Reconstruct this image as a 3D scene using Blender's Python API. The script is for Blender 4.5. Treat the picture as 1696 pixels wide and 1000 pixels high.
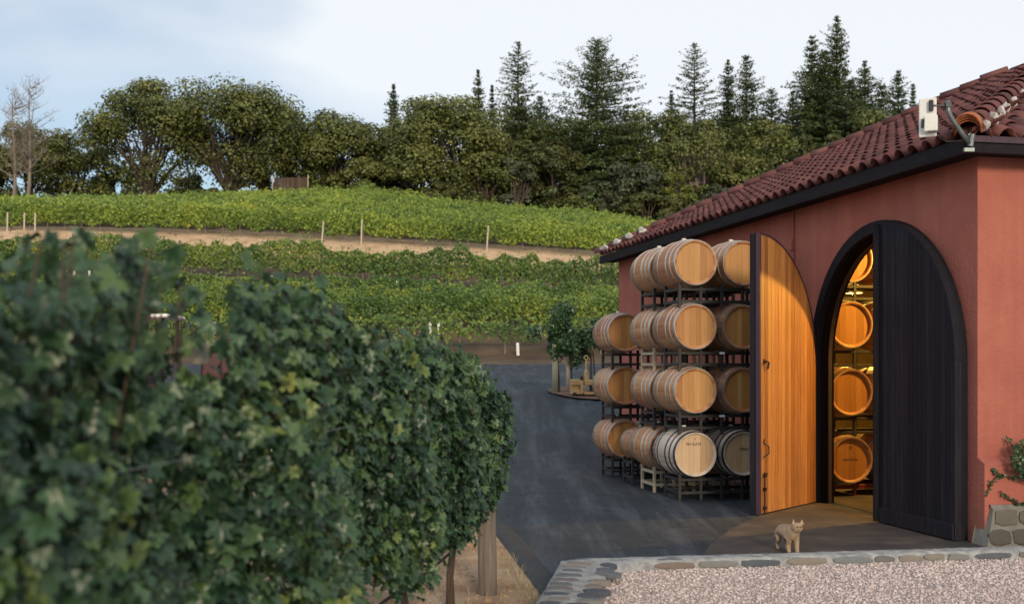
import bpy, bmesh, math, random
import numpy as np
from mathutils import Vector, Matrix
random.seed(7); rng = np.random.default_rng(11)
R = math.radians
for o in list(bpy.data.objects): bpy.data.objects.remove(o)
sc = bpy.context.scene
COL = sc.collection

# ------------------------------------------------------------------ camera
cam = bpy.data.cameras.new("camera"); camo = bpy.data.objects.new("camera", cam); COL.objects.link(camo)
camo.location = (0, 0, 1.8); camo.rotation_euler = (R(90), 0, 0)
cam.sensor_width = 36; cam.lens = 39.27; cam.shift_y = 0.0587
cam.clip_end = 2000; cam.clip_start = 0.05
cam.dof.use_dof = True; cam.dof.focus_distance = 14.0; cam.dof.aperture_fstop = 2.2
sc.camera = camo

# ------------------------------------------------------------------ sky and sun
SUN_EL, SUN_AZ = 17.0, 169.0        # azimuth from +Y towards +X: behind the camera, to the right
w = bpy.data.worlds.new("World"); sc.world = w; w.use_nodes = True
nt = w.node_tree; nt.nodes.clear()
out = nt.nodes.new('ShaderNodeOutputWorld'); bg = nt.nodes.new('ShaderNodeBackground')
sky = nt.nodes.new('ShaderNodeTexSky'); sky.sky_type = 'NISHITA'; sky.sun_disc = False
sky.sun_elevation = R(SUN_EL); sky.sun_rotation = R(SUN_AZ); sky.air_density = 1.0; sky.dust_density = 1.2; sky.ozone_density = 2.0
tc = nt.nodes.new('ShaderNodeTexCoord')
mp = nt.nodes.new('ShaderNodeMapping'); mp.inputs['Scale'].default_value = (1.0, 1.0, 2.2); mp.inputs['Location'].default_value = (2.09, 1.36, 8.33)
nz = nt.nodes.new('ShaderNodeTexNoise'); nz.inputs['Scale'].default_value = 1.3; nz.inputs['Detail'].default_value = 5; nz.inputs['Roughness'].default_value = 0.48
rp = nt.nodes.new('ShaderNodeValToRGB'); rp.color_ramp.elements[0].position = 0.35; rp.color_ramp.elements[0].color = (0.06,)*3+(1,)
rp.color_ramp.elements[1].position = 0.50; rp.color_ramp.elements[1].color = (0.92,)*3+(1,)
mx = nt.nodes.new('ShaderNodeMix'); mx.data_type = 'RGBA'
mx.inputs[7].default_value = (7.3, 7.6, 7.9, 1)
nt.links.new(tc.outputs['Generated'], mp.inputs['Vector']); nt.links.new(mp.outputs[0], nz.inputs['Vector'])
nt.links.new(nz.outputs['Fac'], rp.inputs[0]); nt.links.new(rp.outputs[0], mx.inputs[0])
nt.links.new(sky.outputs[0], mx.inputs[6]); nt.links.new(mx.outputs[2], bg.inputs[0])
bg.inputs[1].default_value = 0.11
nt.links.new(bg.outputs[0], out.inputs[0])
sl = bpy.data.lights.new("sun", 'SUN'); so = bpy.data.objects.new("sun", sl); COL.objects.link(so)
sl.energy = 2.2; sl.angle = R(12); sl.color = (1.0, 0.80, 0.56)
sd = Vector((math.sin(R(SUN_AZ))*math.cos(R(SUN_EL)), math.cos(R(SUN_AZ))*math.cos(R(SUN_EL)), math.sin(R(SUN_EL))))
so.rotation_euler = sd.to_track_quat('Z', 'Y').to_euler()
sc.view_settings.view_transform = 'Standard'; sc.view_settings.look = 'None'
sc.view_settings.exposure = 0.22; sc.view_settings.gamma = 1.0; sc.view_settings.use_curve_mapping = False
sc.cycles.max_bounces = 6; sc.cycles.transparent_max_bounces = 4
try:
    sc.cycles.use_denoising = True
except Exception: pass

# ------------------------------------------------------------------ materials
def node(t, ty, **kw):
    n = t.nodes.new(ty)
    for k, v in kw.items(): setattr(n, k, v)
    return n
def ramp(t, cols):
    r = t.nodes.new('ShaderNodeValToRGB'); e = r.color_ramp.elements
    while len(e) < len(cols): e.new(0.5)
    for i, (p, c) in enumerate(cols):
        e[i].position = p; e[i].color = tuple(c) + (1,)
    return r
MATS = {}
def mat(name, cols, scale=8.0, rough=0.8, bump=0.0, bscale=60.0, stretch=(1, 1, 1), rnd=0.0, metal=0.0, detail=6, spec=0.5, per='object', coord='Object', noise=1.0):
    """cols: ramp stops; factor = noise mixed with a random per object (or per face attribute)"""
    if name in MATS: return MATS[name]
    m = bpy.data.materials.new(name); m.use_nodes = True; t = m.node_tree
    b = t.nodes['Principled BSDF']; b.inputs['Roughness'].default_value = rough; b.inputs['Metallic'].default_value = metal
    b.inputs['Specular IOR Level'].default_value = spec
    tcn = node(t, 'ShaderNodeTexCoord'); mpn = node(t, 'ShaderNodeMapping'); mpn.inputs['Scale'].default_value = stretch
    t.links.new(tcn.outputs[coord], mpn.inputs[0])
    n = node(t, 'ShaderNodeTexNoise'); n.inputs['Scale'].default_value = scale; n.inputs['Detail'].default_value = detail; n.inputs['Roughness'].default_value = 0.62
    t.links.new(mpn.outputs[0], n.inputs['Vector'])
    fac = n.outputs['Fac']
    oi = node(t, 'ShaderNodeObjectInfo'); at = node(t, 'ShaderNodeAttribute'); at.attribute_name = 'rnd'
    ad = node(t, 'ShaderNodeMath', operation='ADD'); t.links.new(oi.outputs['Random'], ad.inputs[0]); t.links.new(at.outputs['Fac'], ad.inputs[1])
    fr = node(t, 'ShaderNodeMath', operation='FRACT'); t.links.new(ad.outputs[0], fr.inputs[0])
    if rnd > 0:
        # shift texture per object too
        vm = node(t, 'ShaderNodeVectorMath', operation='ADD'); t.links.new(mpn.outputs[0], vm.inputs[0])
        sc3 = node(t, 'ShaderNodeMath', operation='MULTIPLY'); sc3.inputs[1].default_value = 37.0; t.links.new(fr.outputs[0], sc3.inputs[0])
        t.links.new(sc3.outputs[0], vm.inputs[1]); t.links.new(vm.outputs[0], n.inputs['Vector'])
        mxx = node(t, 'ShaderNodeMix'); mxx.data_type = 'FLOAT'; mxx.inputs[0].default_value = rnd
        t.links.new(n.outputs['Fac'], mxx.inputs[2]); t.links.new(fr.outputs[0], mxx.inputs[3]); fac = mxx.outputs[0]
    r = ramp(t, cols); t.links.new(fac, r.inputs[0]); t.links.new(r.outputs[0], b.inputs['Base Color'])
    if bump > 0:
        n2 = node(t, 'ShaderNodeTexNoise'); n2.inputs['Scale'].default_value = bscale; n2.inputs['Detail'].default_value = 4
        t.links.new(mpn.outputs[0], n2.inputs['Vector'])
        bp = node(t, 'ShaderNodeBump'); bp.inputs['Strength'].default_value = bump; bp.inputs['Distance'].default_value = 0.01
        t.links.new(n2.outputs['Fac'], bp.inputs['Height']); t.links.new(bp.outputs[0], b.inputs['Normal'])
    MATS[name] = m
    return m
def leafmat(name, cols, patch=None, pscale=0.25, rough=0.5, trans=0.3, spec=0.4):
    m = bpy.data.materials.new(name); m.use_nodes = True; t = m.node_tree
    b = t.nodes['Principled BSDF']; b.inputs['Roughness'].default_value = rough; b.inputs['Specular IOR Level'].default_value = spec
    oi = node(t, 'ShaderNodeObjectInfo'); at = node(t, 'ShaderNodeAttribute'); at.attribute_name = 'rnd'
    ad = node(t, 'ShaderNodeMath', operation='ADD'); t.links.new(oi.outputs['Random'], ad.inputs[0]); t.links.new(at.outputs['Fac'], ad.inputs[1])
    fr = node(t, 'ShaderNodeMath', operation='FRACT'); t.links.new(ad.outputs[0], fr.inputs[0])
    fac = fr.outputs[0]
    gm = node(t, 'ShaderNodeNewGeometry')
    n = node(t, 'ShaderNodeTexNoise'); n.inputs['Scale'].default_value = pscale; n.inputs['Detail'].default_value = 3
    t.links.new(gm.outputs['Position'], n.inputs['Vector'])
    mf = node(t, 'ShaderNodeMix'); mf.data_type = 'FLOAT'; mf.inputs[0].default_value = 0.45
    t.links.new(fac, mf.inputs[2])
    mr = node(t, 'ShaderNodeMapRange'); mr.inputs[1].default_value = 0.3; mr.inputs[2].default_value = 0.7
    t.links.new(n.outputs['Fac'], mr.inputs[0]); t.links.new(mr.outputs[0], mf.inputs[3])
    r = ramp(t, cols); t.links.new(mf.outputs[0], r.inputs[0])
    t.links.new(r.outputs[0], b.inputs['Base Color'])
    tr = node(t, 'ShaderNodeBsdfTranslucent'); t.links.new(r.outputs[0], tr.inputs[0])
    ms = node(t, 'ShaderNodeMixShader'); ms.inputs[0].default_value = trans
    t.links.new(b.outputs[0], ms.inputs[1]); t.links.new(tr.outputs[0], ms.inputs[2])
    t.links.new(ms.outputs[0], t.nodes['Material Output'].inputs['Surface'])
    MATS[name] = m
    return m

M = {}
M['stucco'] = mat('red_stucco', [(0.25, (0.30, 0.092, 0.068)), (0.5, (0.37, 0.118, 0.084)), (0.75, (0.43, 0.150, 0.105))], scale=1.6, rough=0.92, bump=0.9, bscale=24, detail=9)
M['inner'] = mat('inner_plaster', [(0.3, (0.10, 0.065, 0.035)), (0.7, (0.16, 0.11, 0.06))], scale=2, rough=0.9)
M['darkwood'] = mat('dark_stained_wood', [(0.25, (0.005, 0.005, 0.009)), (0.55, (0.012, 0.012, 0.019)), (0.8, (0.032, 0.029, 0.036))], scale=6, stretch=(5, 5, 0.35), rough=0.75, bump=0.3, bscale=30, rnd=0.3, spec=0.2)
M['fascia'] = mat('fascia_wood', [(0.25, (0.010, 0.009, 0.012)), (0.7, (0.020, 0.017, 0.021)), (0.9, (0.040, 0.032, 0.036))], scale=4, stretch=(0.6, 4, 5), rough=0.75, bump=0.2, bscale=20, spec=0.15)
M['purplewood'] = mat('purple_edge_wood', [(0.3, (0.030, 0.014, 0.026)), (0.7, (0.060, 0.026, 0.045))], scale=6, stretch=(4, 4, 0.4), rough=0.6, bump=0.2)
M['frame_in'] = mat('door_jamb_wood', [(0.3, (0.005, 0.003, 0.003)), (0.7, (0.011, 0.005, 0.005))], scale=5, stretch=(4, 4, 0.6), rough=0.8, bump=0.2, spec=0.1)
M['stop'] = mat('door_stop_wood', [(0.3, (0.035, 0.023, 0.015)), (0.7, (0.06, 0.04, 0.025))], scale=6, rough=0.7)
M['redwood'] = mat('redwood_planks', [(0.12, (0.10, 0.038, 0.016)), (0.33, (0.22, 0.085, 0.027)), (0.52, (0.34, 0.145, 0.042)), (0.68, (0.45, 0.21, 0.065)), (0.9, (0.62, 0.36, 0.16))], scale=4, stretch=(11, 11, 0.55), rough=0.55, bump=0.4, bscale=16, rnd=0.30, detail=12)
M['tile'] = mat('terracotta_tile', [(0.12, (0.040, 0.018, 0.020)), (0.35, (0.095, 0.032, 0.032)), (0.6, (0.145, 0.048, 0.044)), (0.9, (0.22, 0.092, 0.080))], scale=6, rough=0.75, bump=0.3, bscale=40, rnd=0.45, detail=9)
M['tile_orange'] = mat('fresh_terracotta', [(0.3, (0.30, 0.085, 0.030)), (0.7, (0.42, 0.14, 0.05))], scale=6, rough=0.8)
M['mortar_w'] = mat('white_mortar', [(0.3, (0.38, 0.36, 0.34)), (0.7, (0.62, 0.60, 0.57))], scale=14, rough=0.95, bump=0.8, bscale=40)
M['stave'] = mat('oak_staves', [(0.12, (0.27, 0.095, 0.038)), (0.40, (0.38, 0.165, 0.070)), (0.62, (0.43, 0.22, 0.10)), (0.9, (0.50, 0.31, 0.17))], scale=9, stretch=(0.5, 4, 4), rough=0.55, bump=0.15, bscale=40, rnd=0.5)
M['stave_old'] = mat('pale_weathered_staves', [(0.12, (0.34, 0.28, 0.22)), (0.5, (0.50, 0.43, 0.36)), (0.9, (0.60, 0.54, 0.48))], scale=9, stretch=(0.5, 4, 4), rough=0.7, bump=0.2, bscale=40, rnd=0.45)
M['head'] = mat('oak_head_boards', [(0.1, (0.27, 0.115, 0.032)), (0.42, (0.39, 0.185, 0.056)), (0.65, (0.45, 0.235, 0.078)), (0.92, (0.55, 0.33, 0.13))], scale=7, stretch=(4, 4, 0.5), rough=0.5, bump=0.12, bscale=40, rnd=0.5)
M['head_cellar'] = mat('dimmed_head_boards', [(0.1, (0.20, 0.085, 0.022)), (0.45, (0.30, 0.13, 0.034)), (0.9, (0.40, 0.19, 0.06))], scale=7, stretch=(4, 4, 0.5), rough=0.5, bump=0.12, bscale=40, rnd=0.5)  # oak head boards darkened in colour to tone down the lamplight on them
M['head_old'] = mat('weathered_head_boards', [(0.1, (0.36, 0.22, 0.12)), (0.5, (0.50, 0.34, 0.20)), (0.92, (0.58, 0.44, 0.30))], scale=9, stretch=(4, 4, 0.6), rough=0.7, bump=0.15, bscale=40, rnd=0.4)
M['zinc'] = mat('galvanised_hoop', [(0.3, (0.30, 0.33, 0.34)), (0.7, (0.46, 0.49, 0.50))], scale=5, rough=0.42, metal=0.75, rnd=0.3)
M['blackhoop'] = mat('black_hoop', [(0.3, (0.025, 0.025, 0.035)), (0.7, (0.05, 0.05, 0.07))], scale=5, rough=0.45, metal=0.4)
M['rack'] = mat('black_steel', [(0.3, (0.014, 0.015, 0.018)), (0.8, (0.035, 0.034, 0.036))], scale=9, rough=0.5, metal=0.2, bump=0.1)
M['rack_beige'] = mat('beige_steel', [(0.3, (0.34, 0.29, 0.20)), (0.7, (0.48, 0.42, 0.31))], scale=9, rough=0.6)
M['rack_red'] = mat('dark_red_steel', [(0.3, (0.10, 0.012, 0.018)), (0.7, (0.16, 0.022, 0.028))], scale=9, rough=0.5)
M['bung'] = mat('white_silicone', [(0.3, (0.7, 0.7, 0.68)), (0.7, (0.8, 0.8, 0.78))], rough=0.5)
M['ink'] = mat('black_ink', [(0.3, (0.03, 0.02, 0.02)), (0.7, (0.06, 0.045, 0.04))], rough=0.9)
M['iron'] = mat('black_iron', [(0.3, (0.012, 0.011, 0.012)), (0.7, (0.04, 0.035, 0.034))], rough=0.5, metal=0.5)
M['galv'] = mat('galvanised_pipe', [(0.3, (0.12, 0.15, 0.155)), (0.7, (0.20, 0.235, 0.24))], scale=20, rough=0.4, metal=0.6)
M['whiteplastic'] = mat('white_plastic', [(0.3, (0.66, 0.67, 0.64)), (0.7, (0.76, 0.77, 0.73))], rough=0.4)
M['blackplastic'] = mat('black_plastic', [(0.3, (0.015, 0.017, 0.02)), (0.7, (0.03, 0.035, 0.04))], rough=0.5)
M['apron'] = mat('lamp_tinted_paving', [(0.25, (0.020, 0.021, 0.026)), (0.5, (0.044, 0.039, 0.038)), (0.72, (0.10, 0.082, 0.070))], scale=1.9, rough=0.8, bump=0.3, bscale=50, detail=10)  # brown warmth of the doorway lamp mixed into the ground colour
M['dirt'] = mat('dry_vineyard_dirt', [(0.25, (0.15, 0.085, 0.052)), (0.5, (0.30, 0.20, 0.125)), (0.75, (0.44, 0.34, 0.24))], scale=2.2, rough=1.0, bump=0.7, bscale=30, detail=12, coord='Object')
M['islanddirt'] = mat('red_brown_dirt', [(0.25, (0.10, 0.055, 0.04)), (0.6, (0.20, 0.11, 0.08)), (0.8, (0.30, 0.20, 0.13))], scale=1.5, rough=1.0, bump=0.5, detail=10)
M['gravelbase'] = mat('gravel_bed', [(0.3, (0.32, 0.26, 0.24)), (0.6, (0.44, 0.37, 0.34)), (0.8, (0.55, 0.48, 0.44))], scale=40, rough=1.0, bump=1.0, bscale=55, detail=6)
M['pebble'] = mat('pink_gravel', [(0.03, (0.22, 0.20, 0.215)), (0.22, (0.46, 0.385, 0.375)), (0.55, (0.58, 0.48, 0.455)), (0.95, (0.72, 0.64, 0.61))], scale=30, rough=0.9, rnd=0.9)
M['mortar'] = mat('grey_mortar', [(0.28, (0.13, 0.14, 0.15)), (0.48, (0.27, 0.28, 0.28)), (0.75, (0.44, 0.43, 0.41))], scale=11, rough=0.95, bump=0.7, bscale=35, detail=10)
M['stone'] = mat('field_stone', [(0.15, (0.06, 0.073, 0.095)), (0.35, (0.12, 0.13, 0.145)), (0.52, (0.17, 0.13, 0.112)), (0.72, (0.21, 0.19, 0.165)), (0.9, (0.14, 0.165, 0.19))], scale=6, rough=0.85, bump=0.6, bscale=25, rnd=0.75, detail=8)
M['stone_dark'] = mat('dark_planter_stone', [(0.1, (0.045, 0.042, 0.042)), (0.5, (0.085, 0.075, 0.065)), (0.9, (0.14, 0.12, 0.10))], scale=6, rough=0.85, bump=0.6, bscale=25, rnd=0.5, detail=8)
M['mortar_dark'] = mat('planter_mortar', [(0.3, (0.14, 0.135, 0.12)), (0.8, (0.26, 0.25, 0.23))], scale=7, rough=0.95, bump=0.7, bscale=35)
M['post'] = mat('weathered_post', [(0.2, (0.06, 0.048, 0.040)), (0.5, (0.15, 0.125, 0.105)), (0.8, (0.26, 0.225, 0.195))], scale=5, stretch=(6, 6, 0.5), rough=0.9, bump=0.6, bscale=12, detail=10)
M['greenpost'] = mat('pale_green_post', [(0.3, (0.27, 0.28, 0.20)), (0.8, (0.38, 0.38, 0.28))], scale=5, stretch=(6, 6, 0.5), rough=0.9)
M['palepost'] = mat('pale_bleached_post', [(0.3, (0.45, 0.38, 0.30)), (0.8, (0.62, 0.55, 0.45))], scale=5, rough=0.9)
M['tube'] = mat('white_grow_tube', [(0.3, (0.70, 0.70, 0.68)), (0.7, (0.8, 0.8, 0.78))], rough=0.6)
M['bark'] = mat('vine_bark', [(0.2, (0.035, 0.022, 0.016)), (0.6, (0.085, 0.058, 0.042)), (0.9, (0.15, 0.11, 0.085))], scale=9, stretch=(5, 5, 0.7), rough=0.95, bump=0.9, bscale=18)
M['oakbark'] = mat('oak_bark', [(0.2, (0.035, 0.026, 0.020)), (0.6, (0.07, 0.055, 0.042)), (0.9, (0.13, 0.105, 0.08))], scale=1.2, stretch=(3, 3, 0.6), rough=0.95)
M['palebark'] = mat('bleached_bark', [(0.2, (0.14, 0.11, 0.09)), (0.6, (0.24, 0.20, 0.17)), (0.9, (0.36, 0.31, 0.28))], scale=1.5, stretch=(3, 3, 0.6), rough=0.95)
M['shed'] = mat('brown_boards', [(0.2, (0.045, 0.028, 0.018)), (0.8, (0.10, 0.065, 0.042))], scale=3, stretch=(4, 4, 0.4), rough=0.9, rnd=0.5)
M['yellow'] = mat('yellow_paint', [(0.25, (0.42, 0.25, 0.09)), (0.6, (0.58, 0.38, 0.16)), (0.85, (0.66, 0.46, 0.22))], scale=6, rough=0.6)
M['maroon'] = mat('maroon_paint', [(0.3, (0.045, 0.006, 0.010)), (0.7, (0.075, 0.010, 0.015))], rough=0.35)
M['rubber'] = mat('rubber', [(0.3, (0.015, 0.015, 0.016)), (0.7, (0.035, 0.033, 0.032))], rough=0.85)
M['paintwhite'] = mat('white_paint', [(0.3, (0.72, 0.72, 0.72)), (0.7, (0.8, 0.8, 0.8))], rough=0.4)
M['hose'] = mat('black_hose', [(0.3, (0.012, 0.013, 0.018)), (0.7, (0.03, 0.032, 0.045))], rough=0.5)
M['wire'] = mat('steel_wire', [(0.3, (0.25, 0.27, 0.28)), (0.7, (0.4, 0.42, 0.43))], rough=0.4, metal=0.6)
M['drygrass'] = mat('dry_grass', [(0.2, (0.20, 0.19, 0.09)), (0.6, (0.36, 0.31, 0.19)), (0.9, (0.48, 0.43, 0.30))], rnd=0.8, rough=0.9)
M['fur'] = mat('cream_ginger_fur', [(0.30, (0.30, 0.19, 0.11)), (0.5, (0.42, 0.30, 0.20)), (0.70, (0.52, 0.42, 0.32))], scale=9, stretch=(2.4, 1, 1), rough=0.95, bump=0.9, bscale=160)
M['nose'] = mat('pink_skin', [(0.3, (0.35, 0.15, 0.12)), (0.7, (0.42, 0.2, 0.16))], rough=0.5)
M['eye'] = mat('amber_eye', [(0.3, (0.10, 0.07, 0.015)), (0.7, (0.16, 0.11, 0.02))], rough=0.1)
# asphalt: dark, with dusty tyre tracks and pale scuffs
def asphalt():
    m = mat('asphalt', [(0.25, (0.009, 0.015, 0.024)), (0.5, (0.017, 0.026, 0.038)), (0.8, (0.036, 0.048, 0.064))], scale=2.3, rough=0.72, bump=0.6, bscale=120, detail=12, spec=0.36)
    t = m.node_tree; b = t.nodes['Principled BSDF']; src = b.inputs['Base Color'].links[0].from_socket
    tcn = node(t, 'ShaderNodeTexCoord'); mpn = node(t, 'ShaderNodeMapping')
    mpn.inputs['Rotation'].default_value = (0, 0, R(-9)); mpn.inputs['Scale'].default_value = (2.4, 0.20, 1)
    n = node(t, 'ShaderNodeTexNoise'); n.inputs['Scale'].default_value = 1.3; n.inputs['Detail'].default_value = 10; n.inputs['Roughness'].default_value = 0.7
    t.links.new(tcn.outputs['Object'], mpn.inputs[0]); t.links.new(mpn.outputs[0], n.inputs['Vector'])
    r = ramp(t, [(0.47, (0, 0, 0)), (0.72, (0.9, 0.9, 0.9))]); t.links.new(n.outputs['Fac'], r.inputs[0])
    mxn = node(t, 'ShaderNodeMix'); mxn.data_type = 'RGBA'; t.links.new(r.outputs[0], mxn.inputs[0])
    t.links.new(src, mxn.inputs[6]); mxn.inputs[7].default_value = (0.085, 0.104, 0.130, 1)
    n3 = node(t, 'ShaderNodeTexNoise'); n3.inputs['Scale'].default_value = 0.35; n3.inputs['Detail'].default_value = 5
    t.links.new(tcn.outputs['Object'], n3.inputs['Vector'])
    r3 = ramp(t, [(0.48, (0, 0, 0)), (0.7, (0.45, 0.45, 0.45))]); t.links.new(n3.outputs['Fac'], r3.inputs[0])
    mx3 = node(t, 'ShaderNodeMix'); mx3.data_type = 'RGBA'; t.links.new(r3.outputs[0], mx3.inputs[0])
    t.links.new(mxn.outputs[2], mx3.inputs[6]); mx3.inputs[7].default_value = (0.010, 0.014, 0.020, 1)
    n4 = node(t, 'ShaderNodeTexNoise'); n4.inputs['Scale'].default_value = 38; n4.inputs['Detail'].default_value = 6; n4.inputs['Roughness'].default_value = 0.8
    t.links.new(tcn.outputs['Object'], n4.inputs['Vector']); r4 = ramp(t, [(0.52, (0, 0, 0)), (0.72, (0.8, 0.8, 0.8))]); t.links.new(n4.outputs['Fac'], r4.inputs[0])
    mx4 = node(t, 'ShaderNodeMix'); mx4.data_type = 'RGBA'; t.links.new(r4.outputs[0], mx4.inputs[0]); t.links.new(mx3.outputs[2], mx4.inputs[6]); mx4.inputs[7].default_value = (0.085, 0.095, 0.11, 1)
    vo = node(t, 'ShaderNodeTexVoronoi'); vo.feature = 'DISTANCE_TO_EDGE'; vo.inputs['Scale'].default_value = 0.55
    nw = node(t, 'ShaderNodeTexNoise'); nw.inputs['Scale'].default_value = 1.4; nw.inputs['Detail'].default_value = 6
    t.links.new(tcn.outputs['Object'], nw.inputs['Vector']); va = node(t, 'ShaderNodeVectorMath', operation='ADD'); t.links.new(tcn.outputs['Object'], va.inputs[0]); t.links.new(nw.outputs['Color'], va.inputs[1]); t.links.new(va.outputs[0], vo.inputs['Vector'])
    r5 = ramp(t, [(0.0, (0.7, 0.7, 0.7)), (0.010, (0, 0, 0))]); t.links.new(vo.outputs['Distance'], r5.inputs[0])
    mx5 = node(t, 'ShaderNodeMix'); mx5.data_type = 'RGBA'; t.links.new(r5.outputs[0], mx5.inputs[0]); t.links.new(mx4.outputs[2], mx5.inputs[6]); mx5.inputs[7].default_value = (0.008, 0.009, 0.011, 1)
    t.links.new(mx5.outputs[2], b.inputs['Base Color'])
    return m
def weather_stucco():
    m = M['stucco']; t = m.node_tree; b = t.nodes['Principled BSDF']; src = b.inputs['Base Color'].links[0].from_socket
    tcn = node(t, 'ShaderNodeTexCoord'); mpn = node(t, 'ShaderNodeMapping'); mpn.inputs['Scale'].default_value = (3.5, 3.5, 0.22)
    t.links.new(tcn.outputs['Object'], mpn.inputs[0]); n = node(t, 'ShaderNodeTexNoise'); n.inputs['Scale'].default_value = 1.6; n.inputs['Detail'].default_value = 8; n.inputs['Roughness'].default_value = 0.65
    t.links.new(mpn.outputs[0], n.inputs['Vector']); r = ramp(t, [(0.45, (0, 0, 0)), (0.78, (0.55, 0.55, 0.55))]); t.links.new(n.outputs['Fac'], r.inputs[0])
    mx1 = node(t, 'ShaderNodeMix'); mx1.data_type = 'RGBA'; t.links.new(r.outputs[0], mx1.inputs[0]); t.links.new(src, mx1.inputs[6]); mx1.inputs[7].default_value = (0.24, 0.075, 0.065, 1)
    sp = node(t, 'ShaderNodeSeparateXYZ'); t.links.new(tcn.outputs['Object'], sp.inputs[0]); n2 = node(t, 'ShaderNodeTexNoise'); n2.inputs['Scale'].default_value = 5; n2.inputs['Detail'].default_value = 8; t.links.new(tcn.outputs['Object'], n2.inputs['Vector'])
    ma = node(t, 'ShaderNodeMath', operation='MULTIPLY_ADD'); ma.inputs[1].default_value = 0.9; t.links.new(n2.outputs['Fac'], ma.inputs[0]); t.links.new(sp.outputs['Z'], ma.inputs[2])
    r2 = ramp(t, [(0.35, (0.6, 0.6, 0.6)), (0.85, (0, 0, 0))]); t.links.new(ma.outputs[0], r2.inputs[0])
    mx2 = node(t, 'ShaderNodeMix'); mx2.data_type = 'RGBA'; t.links.new(r2.outputs[0], mx2.inputs[0]); t.links.new(mx1.outputs[2], mx2.inputs[6]); mx2.inputs[7].default_value = (0.17, 0.085, 0.065, 1)
    t.links.new(mx2.outputs[2], b.inputs['Base Color'])
weather_stucco()
M['asphalt'] = asphalt()
M['berm'] = mat('new_asphalt', [(0.3, (0.020, 0.023, 0.030)), (0.7, (0.036, 0.040, 0.048))], scale=4, rough=0.8, bump=0.5, bscale=100)
M['leaf_near'] = leafmat('grape_leaf', [(0.0, (0.007, 0.022, 0.011)), (0.28, (0.018, 0.052, 0.026)), (0.55, (0.044, 0.100, 0.044)), (0.80, (0.095, 0.165, 0.050)), (1.0, (0.24, 0.27, 0.055))], pscale=1.9, rough=0.38, trans=0.16, spec=0.55)
M['leaf_low'] = leafmat('vine_leaf_lower', [(0.0, (0.040, 0.085, 0.028)), (0.32, (0.095, 0.175, 0.050)), (0.62, (0.175, 0.275, 0.065)), (0.86, (0.30, 0.35, 0.05)), (1.0, (0.52, 0.42, 0.04))], pscale=0.45, rough=0.55)
M['leaf_up'] = leafmat('vine_leaf_upper', [(0.0, (0.05, 0.095, 0.022)), (0.28, (0.12, 0.20, 0.042)), (0.55, (0.22, 0.32, 0.058)), (0.82, (0.36, 0.43, 0.065)), (1.0, (0.54, 0.46, 0.05))], pscale=0.16, rough=0.55)
M['leaf_oak'] = leafmat('oak_leaf', [(0.0, (0.040, 0.054, 0.016)), (0.45, (0.115, 0.138, 0.038)), (0.8, (0.20, 0.22, 0.06)), (1.0, (0.31, 0.26, 0.08))], pscale=0.22, rough=0.5, trans=0.2)
M['leaf_oak2'] = leafmat('pale_oak_leaf', [(0.0, (0.035, 0.045, 0.014)), (0.5, (0.085, 0.10, 0.030)), (0.85, (0.14, 0.15, 0.045)), (1.0, (0.20, 0.18, 0.05))], pscale=0.25, rough=0.5)
M['leaf_shrub'] = leafmat('grey_green_shrub_leaf', [(0.0, (0.040, 0.052, 0.028)), (0.5, (0.095, 0.115, 0.060)), (1.0, (0.17, 0.19, 0.10))], pscale=0.4)
M['leaf_bright'] = leafmat('bright_shrub_leaf', [(0.0, (0.07, 0.095, 0.016)), (0.5, (0.15, 0.18, 0.03)), (1.0, (0.26, 0.27, 0.05))], pscale=0.4)
M['needle'] = leafmat('fir_needles', [(0.0, (0.026, 0.046, 0.018)), (0.5, (0.072, 0.108, 0.036)), (0.85, (0.13, 0.165, 0.052)), (1.0, (0.20, 0.22, 0.07))], pscale=0.3, trans=0.12)
M['twig'] = leafmat('dead_twigs', [(0.0, (0.07, 0.055, 0.045)), (1.0, (0.16, 0.13, 0.11))], trans=0.0)

# ------------------------------------------------------------------ object helpers
def link(o, parent=None, kind=None, label=None, cat=None, group=None):
    COL.objects.link(o)
    if parent is not None: o.parent = parent
    if kind: o['kind'] = kind
    if label: o['label'] = label
    if cat: o['category'] = cat
    if group: o['group'] = group
    return o
def empty(name, loc=(0, 0, 0), rz=0, label=None, cat=None, group=None):
    o = bpy.data.objects.new(name, None); o.location = loc; o.rotation_euler = (0, 0, rz); o.empty_display_size = 0.1
    return link(o, label=label, cat=cat, group=group)
def obj(name, me, parent=None, kind=None, loc=None, rot=None, scale=None, **kw):
    o = bpy.data.objects.new(name, me)
    if loc is not None: o.location = loc
    if rot is not None: o.rotation_euler = rot
    if scale is not None: o.scale = scale
    return link(o, parent, kind, **kw)
def copy_tree(o, parent=None):
    c = o.copy(); COL.objects.link(c); c.parent = parent
    for ch in list(o.children): copy_tree(ch, c)
    return c
def mesh_np(name, V, F, m=None, rnd=None, smooth=False):
    V = np.asarray(V, dtype=np.float32); F = np.asarray(F, dtype=np.int32)
    me = bpy.data.meshes.new(name); k = F.shape[1]; n = len(F)
    me.vertices.add(len(V)); me.vertices.foreach_set('co', V.ravel())
    me.loops.add(n*k); me.loops.foreach_set('vertex_index', F.ravel())
    me.polygons.add(n); me.polygons.foreach_set('loop_start', np.arange(0, n*k, k, dtype=np.int32))
    me.polygons.foreach_set('loop_total', np.full(n, k, dtype=np.int32))
    if smooth: me.polygons.foreach_set('use_smooth', np.ones(n, dtype=bool))
    if rnd is not None:
        a = me.attributes.new('rnd', 'FLOAT', 'FACE'); a.data.foreach_set('value', np.asarray(rnd, dtype=np.float32))
    me.update(calc_edges=True); me.validate()
    if m: me.materials.append(m)
    return me
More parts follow.
